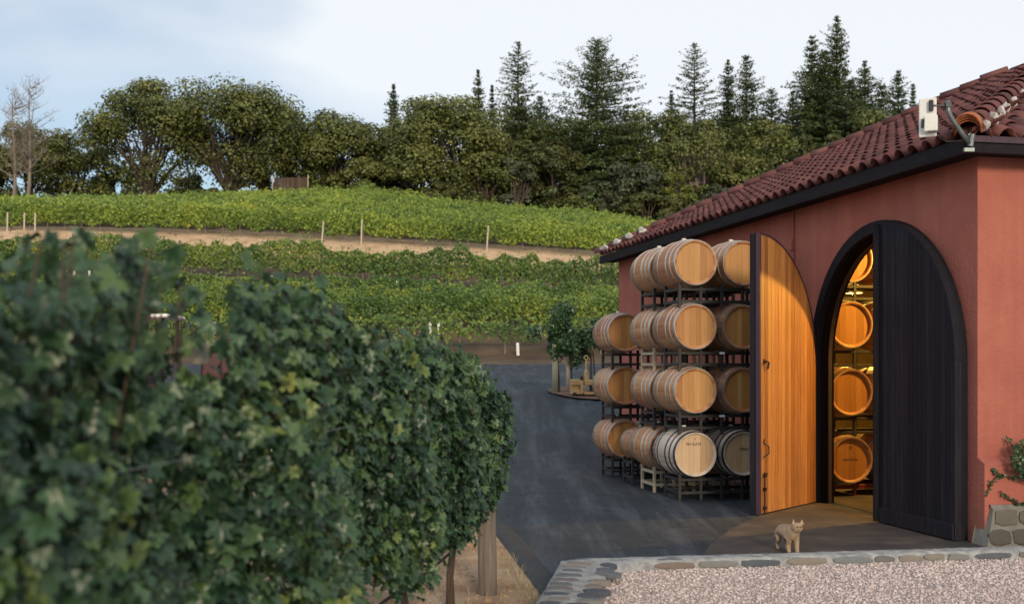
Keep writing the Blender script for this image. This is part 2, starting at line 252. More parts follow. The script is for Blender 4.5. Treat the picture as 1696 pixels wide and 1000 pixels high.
class MB:
    """collects pieces for one mesh"""
    def __init__(s): s.v = []; s.f = []; s.r = []
    def add(s, vs, fs, r=None):
        o = len(s.v); s.v += [tuple(p) for p in vs]; r = random.random() if r is None else r
        for f in fs: s.f.append(tuple(i+o for i in f)); s.r.append(r)
    def box(s, a, b, r=None, jit=0.0):
        x0, y0, z0 = a; x1, y1, z1 = b
        vs = [(x0, y0, z0), (x1, y0, z0), (x1, y1, z0), (x0, y1, z0), (x0, y0, z1), (x1, y0, z1), (x1, y1, z1), (x0, y1, z1)]
        if jit: vs = [tuple(c+random.uniform(-jit, jit) for c in p) for p in vs]
        s.add(vs, [(0, 3, 2, 1), (4, 5, 6, 7), (0, 1, 5, 4), (1, 2, 6, 5), (2, 3, 7, 6), (3, 0, 4, 7)], r)
    def tube(s, pts, rad, n=8, r=None, caps=True):
        pts = [Vector(p) for p in pts]
        if not hasattr(rad, '__len__'): rad = [rad]*len(pts)
        vs = []; fs = []
        up = Vector((0, 0, 1)); prev = None
        for i, p in enumerate(pts):
            t = (pts[min(i+1, len(pts)-1)] - pts[max(i-1, 0)])
            t = t.normalized() if t.length > 1e-9 else Vector((0, 0, 1))
            if prev is None:
                a = t.cross(Vector((1, 0, 0)) if abs(t.x) < 0.8 else Vector((0, 1, 0))).normalized()
            else:
                a = (prev - t*prev.dot(t))
                a = a.normalized() if a.length > 1e-6 else t.cross(Vector((0, 1, 0))).normalized()
            prev = a; b = t.cross(a)
            for k in range(n):
                an = 2*math.pi*k/n
                vs.append(p + (a*math.cos(an) + b*math.sin(an))*rad[i])
        for i in range(len(pts)-1):
            for k in range(n):
                k2 = (k+1) % n
                fs.append((i*n+k, i*n+k2, (i+1)*n+k2, (i+1)*n+k))
        if caps:
            fs.append(tuple(reversed(range(n)))); fs.append(tuple(range((len(pts)-1)*n, len(pts)*n)))
        s.add(vs, fs, r)
    def prism(s, poly, lo, hi, axis=2, r=None):
        """poly: 2D ccw points; extruded along axis"""
        def P(a, b, c):
            return (a, b, c) if axis == 2 else ((c, a, b) if axis == 0 else (a, c, b))
        n = len(poly)
        vs = [P(a, b, lo) for a, b in poly] + [P(a, b, hi) for a, b in poly]
        fs = [tuple(range(n))[::-1], tuple(range(n, 2*n))] + [(i, (i+1) % n, n+(i+1) % n, n+i) for i in range(n)]
        s.add(vs, fs, r)
    def mesh(s, name, m=None, smooth=False, bevel=0.0):
        me = bpy.data.meshes.new(name); me.from_pydata(s.v, [], s.f)
        a = me.attributes.new('rnd', 'FLOAT', 'FACE'); a.data.foreach_set('value', s.r)
        if bevel > 0:
            bm = bmesh.new(); bm.from_mesh(me)
            bmesh.ops.recalc_face_normals(bm, faces=bm.faces)
            bmesh.ops.bevel(bm, geom=list(bm.edges), offset=bevel, segments=1, affect='EDGES')
            bm.to_mesh(me); bm.free()
        else:
            bm = bmesh.new(); bm.from_mesh(me); bmesh.ops.recalc_face_normals(bm, faces=bm.faces); bm.to_mesh(me); bm.free()
        if smooth: me.polygons.foreach_set('use_smooth', [True]*len(me.polygons))
        me.update()
        if m: me.materials.append(m)
        return me
def rot_basis(N, spin):
    N = N/np.linalg.norm(N, axis=1, keepdims=True)
    ref = np.tile(np.array([0.0, 0.0, 1.0]), (len(N), 1)); bad = np.abs(N[:, 2]) > 0.95; ref[bad] = (1, 0, 0)
    A = np.cross(ref, N); A /= np.linalg.norm(A, axis=1, keepdims=True); B = np.cross(N, A)
    c = np.cos(spin)[:, None]; s_ = np.sin(spin)[:, None]
    X = A*c + B*s_; Y = -A*s_ + B*c
    return np.stack([X, Y, N], axis=2)
def scatter(TV, TF, P, N, spin, size):
    Rm = rot_basis(N, spin); n = len(P)
    V = np.einsum('nij,kj->nki', Rm, TV)*size[:, None, None] + P[:, None, :]
    F = TF[None] + (np.arange(n)*len(TV))[:, None, None]
    return V.reshape(-1, 3), F.reshape(-1, TF.shape[1])
QUAD_V = np.array([(0, -0.55, 0), (0.42, 0.0, 0.06), (0, 0.6, -0.05), (-0.42, 0.0, 0.06)]); QUAD_F = np.array([(0, 1, 2, 3)])
LONG_V = np.array([(0, -0.6, 0), (0.20, 0.0, 0.03), (0, 0.8, -0.08), (-0.20, 0.0, 0.03)])
def unit(n):
    v = rng.normal(size=(n, 3)); return v/np.linalg.norm(v, axis=1, keepdims=True)
def leaves_mesh(name, P, N, size, m, tv=QUAD_V, tf=QUAD_F):
    n = len(P); V, F = scatter(tv, tf, P, N, rng.uniform(0, 6.283, n), size)
    return mesh_np(name, V, F, m, np.repeat(rng.uniform(0, 1, n), len(tf)))

# ------------------------------------------------------------------ terrain
XC = np.array([-150, -60, -48, -32, -22, -15, -5, 2, 8, 16, 26, 45, 150.0])
YT = [(-80, [0]*13), (19, [0]*13), (24, [.38]*13), (30, [.91]*13), (40, [1.3]*13), (50, [1.66]*13), (54, [2.0]*13), (58.5, [3.15]*13), (63, [4.9, 4.9, 4.8, 4.65, 4.5, 4.35, 4.15, 4.0, 3.9, 3.8, 3.8, 3.8, 3.8]),
      (68, [7.4, 7.4, 7.2, 7.0, 6.8, 6.55, 6.15, 5.75, 5.5, 5.3, 5.2, 5.2, 5.2]),
      (70.5, [8.0, 7.9, 7.8, 7.6, 7.3, 7.0, 6.6, 6.2, 5.9, 5.7, 5.6, 5.6, 5.6]),
      (79, [11.3, 11.4, 11.3, 11.0, 10.7, 10.35, 9.85, 9.5, 9.0, 8.6, 8.3, 8.0, 8.0]),
      (121, [16.0, 17.0, 17.4, 18.1, 18.6, 18.8, 17.3, 16.6, 16.4, 15.0, 13.5, 12.5, 12]),
      (135, [16.4, 17.2, 17.6, 18.3, 18.8, 19.0, 17.8, 17.2, 17, 15.8, 14.5, 13.5, 13]),
      (170, [15, 16, 16.5, 17, 17.5, 18, 18, 18, 18, 17.5, 17, 16, 15]), (420, [0]*13)]
YV = np.array([y for y, _ in YT], float); ZT = np.array([z for _, z in YT], float)
def tz(X, Y):
    X = np.asarray(X, float); Y = np.asarray(Y, float)
    xi = np.clip(np.searchsorted(XC, X)-1, 0, len(XC)-2); yi = np.clip(np.searchsorted(YV, Y)-1, 0, len(YV)-2)
    fx = np.clip((X-XC[xi])/(XC[xi+1]-XC[xi]), 0, 1); fy = np.clip((Y-YV[yi])/(YV[yi+1]-YV[yi]), 0, 1)
    return (ZT[yi, xi]*(1-fx)+ZT[yi, xi+1]*fx)*(1-fy) + (ZT[yi+1, xi]*(1-fx)+ZT[yi+1, xi+1]*fx)*fy
def tzf(x, y): return float(tz(x, y))
gx = np.concatenate([np.arange(-200, -60, 10), np.arange(-60, 50, 1.0), np.arange(50, 201, 10)])
gy = np.concatenate([np.arange(-80, 16, 6), np.arange(16, 140, 1.0), np.arange(140, 421, 20)])
GX, GY = np.meshgrid(gx, gy)
GZ = tz(GX, GY) - 0.02
rough_m = (GY > 56) & (GY < 240)
GZ = GZ + np.where(rough_m, rng.normal(0, 0.05, GX.shape), 0)
V = np.stack([GX, GY, GZ], -1).reshape(-1, 3); nx = len(gx)
ii = np.arange(len(gy)-1)[:, None]*nx + np.arange(nx-1)[None]
F = np.stack([ii, ii+1, ii+nx+1, ii+nx], -1).reshape(-1, 4)
def hillmat():
    m = mat('hillside_ground', [(0.25, (0.045, 0.028, 0.016)), (0.5, (0.09, 0.058, 0.034)), (0.75, (0.17, 0.115, 0.070))], scale=0.35, rough=1.0, bump=0.5, bscale=3, detail=12)
    t = m.node_tree; b = t.nodes['Principled BSDF']; src = b.inputs['Base Color'].links[0].from_socket
    gm = node(t, 'ShaderNodeTexCoord'); sp = node(t, 'ShaderNodeSeparateXYZ'); t.links.new(gm.outputs['Object'], sp.inputs[0])
    n = node(t, 'ShaderNodeTexNoise'); n.inputs['Scale'].default_value = 0.5; n.inputs['Detail'].default_value = 8; t.links.new(gm.outputs['Object'], n.inputs['Vector'])
    ad = node(t, 'ShaderNodeMath', operation='MULTIPLY_ADD'); ad.inputs[1].default_value = 2.4; t.links.new(n.outputs['Fac'], ad.inputs[0]); t.links.new(sp.outputs['Y'], ad.inputs[2])
    r = ramp(t, [(0.0, (0, 0, 0)), (0.1, (1, 1, 1)), (0.9, (1, 1, 1)), (1.0, (0, 0, 0))])
    mr = node(t, 'ShaderNodeMapRange'); mr.inputs[1].default_value = 76.0; mr.inputs[2].default_value = 88.0  # sandy tone kept uphill; soil below stays dark for the vine row's shade
    t.links.new(ad.outputs[0], mr.inputs[0]); t.links.new(mr.outputs[0], r.inputs[0])
    n2 = node(t, 'ShaderNodeTexNoise'); n2.inputs['Scale'].default_value = 1.6; n2.inputs['Detail'].default_value = 12; n2.inputs['Roughness'].default_value = 0.7; t.links.new(gm.outputs['Object'], n2.inputs['Vector'])
    r2 = ramp(t, [(0.3, (0.34, 0.21, 0.12)), (0.5, (0.52, 0.35, 0.21)), (0.7, (0.60, 0.45, 0.30))]); t.links.new(n2.outputs['Fac'], r2.inputs[0])
    mxn = node(t, 'ShaderNodeMix'); mxn.data_type = 'RGBA'; t.links.new(r.outputs[0], mxn.inputs[0]); t.links.new(src, mxn.inputs[6]); t.links.new(r2.outputs[0], mxn.inputs[7])
    t.links.new(mxn.outputs[2], b.inputs['Base Color'])
    return m
obj('hillside_ground', mesh_np('hillside_ground', V, F, hillmat(), smooth=True), kind='structure')

def sheet(name, xl, xr, ys, dz, m, nx=24):
    """ground sheet between left/right edge functions, draped over the terrain"""
    V = []
    for y in ys:
        a, b = xl(y), xr(y)
        for i in range(nx+1):
            x = a+(b-a)*i/nx; V.append((x, y, tzf(x, y)+dz))
    n = nx+1; F = [(j*n+i, j*n+i+1, (j+1)*n+i+1, (j+1)*n+i) for j in range(len(ys)-1) for i in range(nx)]
    return obj(name, mesh_np(name, V, F, m, smooth=True), kind='structure')
def redge(y):      # left edge of the road
    if y < 30: return 0.3-0.13*(y-9.65)
    return 0.3-0.13*20.35 - min((y-30)*3.0, 30.0)
sheet('road', redge, lambda y: 34.0, list(np.arange(7.0, 50.6, 0.75)), 0.0, M['asphalt'], nx=40)
# verge beyond the far road edge
def isl_l(y):
    c = 31.2; h = 2.6; t = max(-1, min(1, (y-c)/h)); return 1.0 + 1.6*(1-math.sqrt(max(0, 1-t*t)))
sheet('dirt_island', isl_l, lambda y: 22.0, list(np.linspace(28.6, 33.8, 16)), 0.05, M['islanddirt'])
sheet('vineyard_floor', lambda y: -9.0, lambda y: redge(y)-0.22, list(np.arange(-2, 27, 0.6)), 0.012, M['dirt'], nx=30)
# raised asphalt berm along the road edge
mb = MB(); ys = np.arange(8.6, 20, 0.5)
sec = [(-0.24, -0.01), (-0.20, 0.03), (-0.12, 0.04), (-0.04, 0.03), (0.02, 0.004)]
vs = []; fs = []
for j, y in enumerate(ys):
    for dx, z in sec: vs.append((redge(y)+dx+random.uniform(-.012, .012), y, tzf(0, y)+z+random.uniform(-.003, .003)))
for j in range(len(ys)-1):
    for i in range(4): fs.append((j*5+i, j*5+i+1, (j+1)*5+i+1, (j+1)*5+i))
mb.add(vs, fs); obj('asphalt_berm', mb.mesh('asphalt_berm', M['berm'], smooth=True), kind='structure')

# ------------------------------------------------------------------ building frame: u along the wall, v outward, z up
TH = math.atan(390/1850); C0 = Vector((4.62, 11.09, 0)); RZ = R(90)+TH
BM = Matrix.Translation(C0) @ Matrix.Rotation(RZ, 4, 'Z')
def W(u, v, z=0.0): return BM @ Vector((u, v, z))
LEN, WID, WALL_H, TK = 11.87, 11.4, 3.84, 0.16
UC, SPR, RI, RO = 1.78, 1.80, 1.50, 1.62
bld = empty('cellar_building', C0, RZ, 'terracotta red stucco wine cellar with arched doorway and clay tile hip roof', 'building')
# side wall with the arched hole
mb = MB(); NA = 28
arc = [(UC-RI*math.cos(math.pi*i/NA), SPR+RI*math.sin(math.pi*i/NA)) for i in range(NA+1)]
hole = [(UC-RI, 0.0)] + arc + [(UC+RI, 0.0)]
def wallface(v, flip):
    vs = []; fs = []
    def q(a, b, c, d):
        o = len(vs); vs.extend([(p[0], v, p[1]) for p in (a, b, c, d)]); fs.append((o, o+1, o+2, o+3) if not flip else (o+3, o+2, o+1, o))
    q((0, 0), (UC-RI, 0), (UC-RI, WALL_H), (0, WALL_H)); q((UC+RI, 0), (LEN, 0), (LEN, WALL_H), (UC+RI, WALL_H))
    for i in range(NA): q(arc[i], arc[i+1], (arc[i+1][0], WALL_H), (arc[i][0], WALL_H))
    mb.add(vs, fs, 0)
wallface(0.0, False)
obj('wall', mb.mesh('side_wall', M['stucco']), bld, label='long shaded side wall with the arched doorway')
mb = MB(); wallface(-TK, True)
mb.box((0.05, -WID+0.2, 0.0), (0.06, -TK, WALL_H), 0); mb.box((LEN-0.06, -WID+0.2, 0), (LEN-0.05, -TK, WALL_H), 0)
mb.box((0.05, -WID+0.19, 0), (LEN-0.05, -WID+0.2, WALL_H), 0)
obj('inner_wall', mb.mesh('inner_wall', M['inner']), bld)
mb = MB(); mb.box((0, -WID, 0), (0.048, -0.002, WALL_H), 0)
obj('wall', mb.mesh('end_wall', M['stucco']), bld, label='brighter end wall facing the gravel')
mb = MB(); mb.box((LEN-0.048, -WID, 0), (LEN, -0.002, WALL_H), 0); mb.box((0.05, -WID, 0), (LEN-0.05, -WID+0.18, WALL_H), 0)
obj('wall', mb.mesh('back_walls', M['stucco']), bld)
mb = MB(); prof = [(-0.12, -0.05), (0.004, -0.05), (0.004, 0.86), (-0.03, 0.845), (-0.12, 0.80)]
mb.add([(a, 0.003, b) for a, b in prof]+[(a, -WID, b) for a, b in prof], [(0, 1, 2, 3, 4), (9, 8, 7, 6, 5)]+[(i, i+5, (i+1) % 5+5, (i+1) % 5) for i in range(5)], 0)
obj('plinth', mb.mesh('plinth', M['stucco']), bld)
mb = MB(); mb.box((0.06, -WID+0.2, -0.05), (LEN-0.06, -TK, 0.006)); obj('floor', mb.mesh('cellar_floor', M['apron']), bld)
mb = MB(); mb.box((0.06, -WID+0.2, WALL_H-0.05), (LEN-0.06, -TK, WALL_H-0.01)); obj('ceiling', mb.mesh('cellar_ceiling', M['inner']), bld)
# arched door frame
fr = empty('door_frame'); fr.parent = bld
def ring(mbb, ri, ro, v0, v1, n=32, z0=0.0):
    def arcpts(r): return [(UC-r, z0)] + [(UC-r*math.cos(math.pi*i/n), SPR+r*math.sin(math.pi*i/n)) for i in range(n+1)] + [(UC+r, z0)]
    a, b = arcpts(ri), arcpts(ro); k = len(a); vs = []; fs = []
    for v in (v0, v1):
        vs += [(p[0], v, p[1]) for p in a]; vs += [(p[0], v, p[1]) for p in b]
    for i in range(k-1):
        fs += [(i, i+1, k+i+1, k+i), (2*k+i, 3*k+i, 3*k+i+1, 2*k+i+1), (i, 2*k+i, 2*k+i+1, i+1), (k+i, k+i+1, 3*k+i+1, 3*k+i)]
    mbb.add(vs, fs)
mb = MB(); ring(mb, RI-0.01, RO, -0.01, 0.075); obj('trim_arch', mb.mesh('trim_arch', M['darkwood']), fr)
mb = MB(); ring(mb, RI-0.045, RI-0.002, -TK-0.01, -0.012); obj('jamb_arch', mb.mesh('jamb_arch', M['frame_in']), fr)
mb = MB(); ring(mb, RI-0.065, RI-0.047, -TK+0.03, -TK+0.075); obj('stop_arch', mb.mesh('stop_arch', M['stop']), fr)

# ---- door leaves: local a from hinge to free edge, t thickness (0 = inner face side), z
def leaf(name, P, ang, length, top_r, inner_mat, outer_mat, label, flip, edge_mat):
    e = empty(name, P, ang, label, 'door', 'cellar door leaves'); sgn = -1 if flip else 1
    nb = 17; wd = length/nb
    def ztop(a): return SPR + math.sqrt(max(0.0, top_r**2-(top_r*(1-a/length))**2))
    for side, (t0, t1, mm) in enumerate(((0.0, 0.032, inner_mat), (0.036, 0.075, outer_mat))):
        for i in range(nb):
            a0, a1 = i*wd+0.0025, (i+1)*wd-0.0025
            za = [a0+(a1-a0)*k/4 for k in range(5)]
            jt = random.uniform(-0.0022, 0.0022)
            front = [(a0, 0.035), (a1, 0.035)] + [(x, ztop(x)-0.012) for x in reversed(za)]
            m_ = MB(); lo, hi = sorted((sgn*(t0+jt), sgn*(t1+jt)))
            m_.prism([(x, z) for x, z in front], lo, hi, axis=1)
            obj('plank', m_.mesh('plank', mm), e)
    # curved edge strip and free edge stile
    m_ = MB(); n = 24; vs = []; fs = []
    for i in range(n+1):
        a = length*(1-math.cos(math.pi/2*i/n)); z = ztop(a)
        ca, cz = (length-a)/length, (z-SPR)/top_r
        for (dr, t) in ((0.006, -0.004), (0.006, 0.080), (-0.022, 0.080), (-0.022, -0.004)):
            vs.append((a-ca*dr, sgn*t, z+dr*max(cz, .2)-.001))
    for i in range(n):
        for k in range(4): fs.append((i*4+k, i*4+(k+1) % 4, (i+1)*4+(k+1) % 4, (i+1)*4+k))
    m_.add(vs, fs); obj('arch_edge', m_.mesh('arch_edge', edge_mat), e)
    m_ = MB(); zt = SPR+top_r
    m_.box((length, min(0, sgn*0.052), 0.02), (length+0.028, max(0, sgn*0.052), zt))
    obj('edge_strip', m_.mesh('edge_strip', M['purplewood']), e)
    m_ = MB(); m_.box((length-0.005, min(sgn*0.078, sgn*0.135), 0.0), (length+0.022, max(sgn*0.078, sgn*0.135), zt-0.004))
    m_.box((length+0.001, min(sgn*0.0525, sgn*0.0775), 0.0), (length+0.02, max(sgn*0.0525, sgn*0.0775), zt-0.01))
    obj('edge_batten', m_.mesh('edge_batten', M['darkwood']), e)
    m_ = MB(); m_.box((0.0, min(0, sgn*0.078), -0.004), (length, max(0, sgn*0.078), 0.034)); obj('bottom_rail', m_.mesh('bottom_rail', M['darkwood']), e)
    return e, sgn
hl = W(3.27, 0.06, -0.012); ang_l = math.atan2(-0.768, -0.64)
left_leaf, sg = leaf('door_leaf', hl, ang_l, 1.5, 1.53, M['redwood'], M['darkwood'], 'open door leaf showing its glowing natural wood plank inside', True, M['purplewood'])
# hardware on the natural face (t just below 0 -> towards the viewer)
def hw(a, z, kind):
    m_ = MB(); y0 = -sg*0.004
    if kind == 'latch':
        m_.tube([(a, y0, z), (a, y0-sg*0.035, z), (a-0.05, y0-sg*0.038, z-0.01), (a-0.055, y0-sg*0.02, z-0.09)], 0.011, 6)
        m_.box((a-0.02, min(y0, y0-sg*0.008), z-0.03), (a+0.02, max(y0, y0-sg*0.008), z+0.03))
    elif kind == 'handle':
        m_.tube([(a, y0, z), (a-0.03, y0-sg*0.05, z-0.04), (a-0.035, y0-sg*0.05, z-0.12), (a, y0, z-0.17)], 0.008, 6)
        m_.tube([(a, y0, z), (a+0.02, y0-sg*0.02, z+0.05)], 0.006, 6)
    else:
        m_.tube([(a, y0-sg*0.014, 0.0), (a, y0-sg*0.014, 0.52)], 0.009, 6)
        for zz in (0.08, 0.3, 0.46): m_.box((a-0.022, min(y0, y0-sg*0.03), zz), (a+0.022, max(y0, y0-sg*0.03), zz+0.035))
        m_.tube([(a, y0-sg*0.014, 0.5), (a-0.04, y0-sg*0.03, 0.5)], 0.009, 6)
    return m_.mesh(kind, M['iron'])
obj('latch', hw(1.43, 1.82, 'latch'), left_leaf); obj('door_handle', hw(1.44, 0.86, 'handle'), left_leaf); obj('floor_bolt', hw(1.44, 0, 'bolt'), left_leaf)
hr = W(0.135, 0.086, 0.02); dr_ = (W(1.54, 0.120)-W(0.135, 0.086)); ang_r = math.atan2(dr_.y, dr_.x)
right_leaf, sg2 = leaf('door_leaf', hr, ang_r, 1.385, 1.53, M['darkwood'], M['darkwood'], 'nearly black door leaf closed over right half of arch', False, M['darkwood'])
m_ = MB(); m_.box((0.0, 0.083, -0.002), (1.40, 0.10, 0.16)); obj('kick_board', m_.mesh('kick_board', M['darkwood'], bevel=0.004), right_leaf)

# conduit and small box on the side wall
cu = empty('wall_conduit', W(3.95, 0.0), RZ, 'thin red painted conduit with small box high on side wall', 'conduit')
m_ = MB(); m_.tube([(0, 0.016, 1.1), (0, 0.016, 3.55), (0.0, 0.016, 3.84)], 0.011, 6); obj('pipe', m_.mesh('conduit_pipe', M['stucco']), cu)
m_ = MB(); m_.box((-0.01, 0.0, 3.30), (0.08, 0.05, 3.45)); obj('junction_box', m_.mesh('junction_box', M['stucco'], bevel=0.006), cu)
cu.location = W(4.0, 0.0)

# ------------------------------------------------------------------ roof
OV, PITCH, EZ = 0.30, 0.478, 3.985
mb = MB()
a = (-OV, OV, EZ-0.05); b = (LEN+OV, OV, EZ-0.05); c = (LEN+OV, -WID-OV, EZ-0.05); d_ = (-OV, -WID-OV, EZ-0.05)
hh = (WID+2*OV)/2; r1 = (-OV+hh, OV-hh, EZ-0.05+hh*PITCH); r2 = (LEN+OV-hh, OV-hh, EZ-0.05+hh*PITCH)
mb.add([a, b, c, d_, r1, r2], [(0, 1, 5, 4), (1, 2, 5), (2, 3, 4, 5), (3, 0, 4)])
obj('roof_deck', mb.mesh('roof_deck', M['fascia']), bld)
mb = MB(); mb.box((-OV+.02, 0.0, WALL_H), (LEN+OV-.02, OV-.02, WALL_H+0.03)); mb.box((-OV+.02, -WID, WALL_H), (0.0, -0.001, WALL_H+0.03))
obj('soffit', mb.mesh('soffit', M['fascia']), bld)
mb = MB(); mb.box((-OV, OV-0.02, WALL_H-0.03), (LEN+OV, OV+0.02, EZ-0.02)); obj('fascia_board', mb.mesh('fascia_board', M['fascia'], bevel=0.004), bld)
mb = MB(); mb.box((-OV-0.021, -WID, WALL_H-0.03), (-OV+0.02-0.001, OV+0.021, EZ-0.02)); obj('fascia_board', mb.mesh('fascia_board_end', M['fascia'], bevel=0.004), bld)
mb = MB(); mb.box((-OV-0.045, -WID, EZ-0.075), (-OV-0.0225, OV+0.045, EZ-0.015)); obj('drip_board', mb.mesh('drip_board', M['purplewood']), bld)
# tiles
def cover(L_, r0, r1_, th=0.014, n=7):
    """cover tile along +x, half-pipe opening down; low end (wide) at x=0"""
    m_ = MB(); vs = []
    for x, r_ in ((0, r0), (L_, r1_)):
        for rr in (r_, r_-th):
            for k in range(n+1):
                an = math.pi*k/n; vs.append((x, rr*math.cos(an)*-1, rr*math.sin(an)*1.05))
    k = n+1; fs = []
    for i in range(n):
        fs += [(i, i+1, 2*k+i+1, 2*k+i), (k+i, 3*k+i, 3*k+i+1, k+i+1), (i, k+i, k+i+1, i+1), (2*k+i, 2*k+i+1, 3*k+i+1, 3*k+i)]
    fs += [(0, 2*k, 3*k, k), (n, k+n, 3*k+n, 2*k+n)]
    m_.add(vs, fs); return m_
SL = math.sqrt(1+PITCH**2); SP, EXP = 0.25, 0.33
cov = cover(0.42, 0.098, 0.078).mesh('cover_tile', M['tile'], smooth=True)
covm = [np.array([v.co[:] for v in cov.vertices]), np.array([p.vertices[:] for p in cov.polygons])]
tiles = []   # (matrix, camera distance)
def slope_mats(kind):
    out_ = []
    if kind == 'side':
        span0, span1 = -OV, LEN+OV; wmax = hh
    else:
        span0, span1 = OV, -3.2; wmax = 4.2
    nrow = int(wmax*SL/EXP)
    ncol = int(abs(span1-span0)/SP)
    for rw in range(nrow):
        for c_ in range(ncol):
            s0 = span0 + (SP*(c_+0.5))*(1 if span1 > span0 else -1)
            sl_ = rw*EXP - 0.05; wh = sl_/SL
            if kind == 'side':
                if not (span0+wh+0.13 < s0 < span1-wh-0.13): continue
                pos = (s0+random.uniform(-.008, .008), OV-wh, EZ+wh*PITCH-0.005+random.uniform(-.004, .006))
                X = Vector((0, -1, PITCH)).normalized()
                Yv = Vector((1, 0, 0)); Z = X.cross(Yv)
                if Z.z < 0: Yv = -Yv; Z = X.cross(Yv)
            else:
                if not (s0 < OV-wh-0.13): continue
                pos = (-OV+wh, s0+random.uniform(-.008, .008), EZ+wh*PITCH-0.005+random.uniform(-.004, .006))
                X = Vector((1, 0, PITCH)).normalized(); Yv = Vector((0, 1, 0)); Z = X.cross(Yv)
                if Z.z < 0: Yv = -Yv; Z = X.cross(Yv)
            X = (X + Z*(-0.035+random.uniform(-.012, .012)) + Yv*random.uniform(-.02, .02)).normalized(); Yv = Z.cross(X).normalized(); Z = X.cross(Yv)
            m4 = Matrix((X, Yv, Z)).transposed().to_4x4(); m4.translation = Vector(pos)
            out_.append((m4, (W(*pos)-Vector((0, 0, 1.8))).length, kind))
    return out_
tiles = slope_mats('side') + slope_mats('end')
tiles.sort(key=lambda t: t[1])
def vis(t):
    p = W(*t[0].translation); return p.y > 0 and 848+p.x/p.y*1850 < 1720
show = [t for t in tiles if vis(t)]; part = show[:290]; ids = set(id(t) for t in part)
for t in part:
    o = obj('roof_tile', cov, bld); o.matrix_local = t[0]
Vs = []; Fs = []; Rs = []; off = 0
for t in tiles:
    if id(t) in ids: continue
    Mx = np.array(t[0]); v = covm[0] @ Mx[:3, :3].T + Mx[:3, 3]; Vs.append(v); Fs.append(covm[1]+off); off += len(v); Rs.append(np.full(len(covm[1]), random.random()))
obj('roof_tiles', mesh_np('roof_tiles', np.concatenate(Vs), np.concatenate(Fs), M['tile'], np.concatenate(Rs), smooth=True), bld, kind='stuff')
# pan tiles (troughs) as one part
mb = MB()
def pan(kind):
    n = 5
    if kind == 'side': span0, span1, wmax = -OV, LEN+OV, hh
    else: span0, span1, wmax = OV, -3.2, 4.2
    for rw in range(int(wmax*SL/EXP)):
        for c_ in range(int(abs(span1-span0)/SP)+1):
            s0 = span0 + SP*c_*(1 if span1 > span0 else -1)
            w0 = (rw*EXP-0.03)/SL; w1 = w0+0.40/SL
            if kind == 'side' and not (span0+w0-0.02 < s0 < span1-w0+0.02): continue
            if kind == 'end' and not (s0 < OV-w0+0.02): continue
            vs = []
            for ww, lift in ((w0, 0.030), (w1, 0.006)):
                for k in range(n+1):
                    an = math.pi*k/n; dy = 0.10*math.cos(an); dz = 0.055-0.05*math.sin(an)+lift-0.03
                    vs.append((s0+dy, OV-ww, EZ+ww*PITCH+dz) if kind == 'side' else (-OV+ww, s0+dy, EZ+ww*PITCH+dz))
            mb.add(vs, [(i, i+1, n+2+i, n+1+i) for i in range(n)])
pan('side'); pan('end')
obj('pan_tiles', mb.mesh('pan_tiles', M['tile'], smooth=True), bld, kind='stuff')
# hip caps with mortar
hipm = cover(0.44, 0.125, 0.100, 0.018, 9).mesh('hip_tile', M['tile'], smooth=True)
def hip(p0, dirv, n, start=0.0):
    X = Vector(dirv).normalized()
    for i in range(n):
        Yv = X.cross(Vector((0, 0, 1))).normalized()*-1; Z = X.cross(Yv)
        if Z.z < 0: Yv = -Yv; Z = X.cross(Yv)
        Xt = (X - Z*0.04).normalized(); Zt = Xt.cross(Yv)
        m4 = Matrix((Xt, Yv, Zt)).transposed().to_4x4(); m4.translation = Vector(p0)+X*(start+i*0.34)+Z*(0.055+random.uniform(-.004, .006))
        o = obj('hip_tile', hipm, bld); o.matrix_local = m4
hip((-OV, OV, EZ), (1, -1, PITCH), 23, -0.05); hip((LEN+OV, OV, EZ), (-1, -1, PITCH), 24, -0.05)
# nested fresh tile ends under the near hip foot
for i in range(4):
    mm = cover(0.16, 0.132-0.002*i, 0.125, 0.012, 9).mesh('eave_tile', M['tile_orange'], smooth=True)
    X = Vector((1, -1, PITCH)).normalized(); Yv = X.cross(Vector((0, 0, 1))).normalized()*-1; Z = X.cross(Yv)
    if Z.z < 0: Yv = -Yv; Z = X.cross(Yv)
    m4 = Matrix((X, Yv, Z)).transposed().to_4x4(); m4.translation = Vector((-OV, OV, EZ))+X*(-0.075+0.016*i)+Z*(0.075-0.022*i)
    o = obj('eave_tile', mm, bld); o.matrix_local = m4
def blob(c, s, n=2):
    bm = bmesh.new(); bmesh.ops.create_icosphere(bm, subdivisions=n, radius=1.0)
    for v in bm.verts:
        v.co = Vector((v.co.x*s[0], v.co.y*s[1], v.co.z*s[2]))*(1+random.uniform(-.25, .3)) + Vector(c)
    vs = [v.co[:] for v in bm.verts]; fs = [[v.index for v in f.verts] for f in bm.faces]; bm.free(); return vs, fs
for i in range(9):
    t_ = 0.05+i*0.29*(1+random.uniform(-.1, .1)); m_ = MB()
    p = Vector((-OV+t_, OV-t_, EZ+t_*PITCH)) + Vector((-0.12, -0.075, 0.045))
    vs, fs = blob(p, (0.05+random.uniform(0, .03), 0.035, 0.05+random.uniform(0, .03)), 2); m_.add(vs, fs); obj('mortar_patch', m_.mesh('mortar_patch', M['mortar_w']), bld)
for i in range(4):
    t_ = 0.12+i*0.2; m_ = MB()
    p = Vector((LEN+OV-t_, OV-t_, EZ+t_*PITCH)) + Vector((-0.10, 0.10, 0.08))
    vs, fs = blob(p, (0.16, 0.07, 0.07), 2); m_.add(vs, fs); obj('mortar_patch', m_.mesh('mortar_patch', M['mortar_w']), bld)

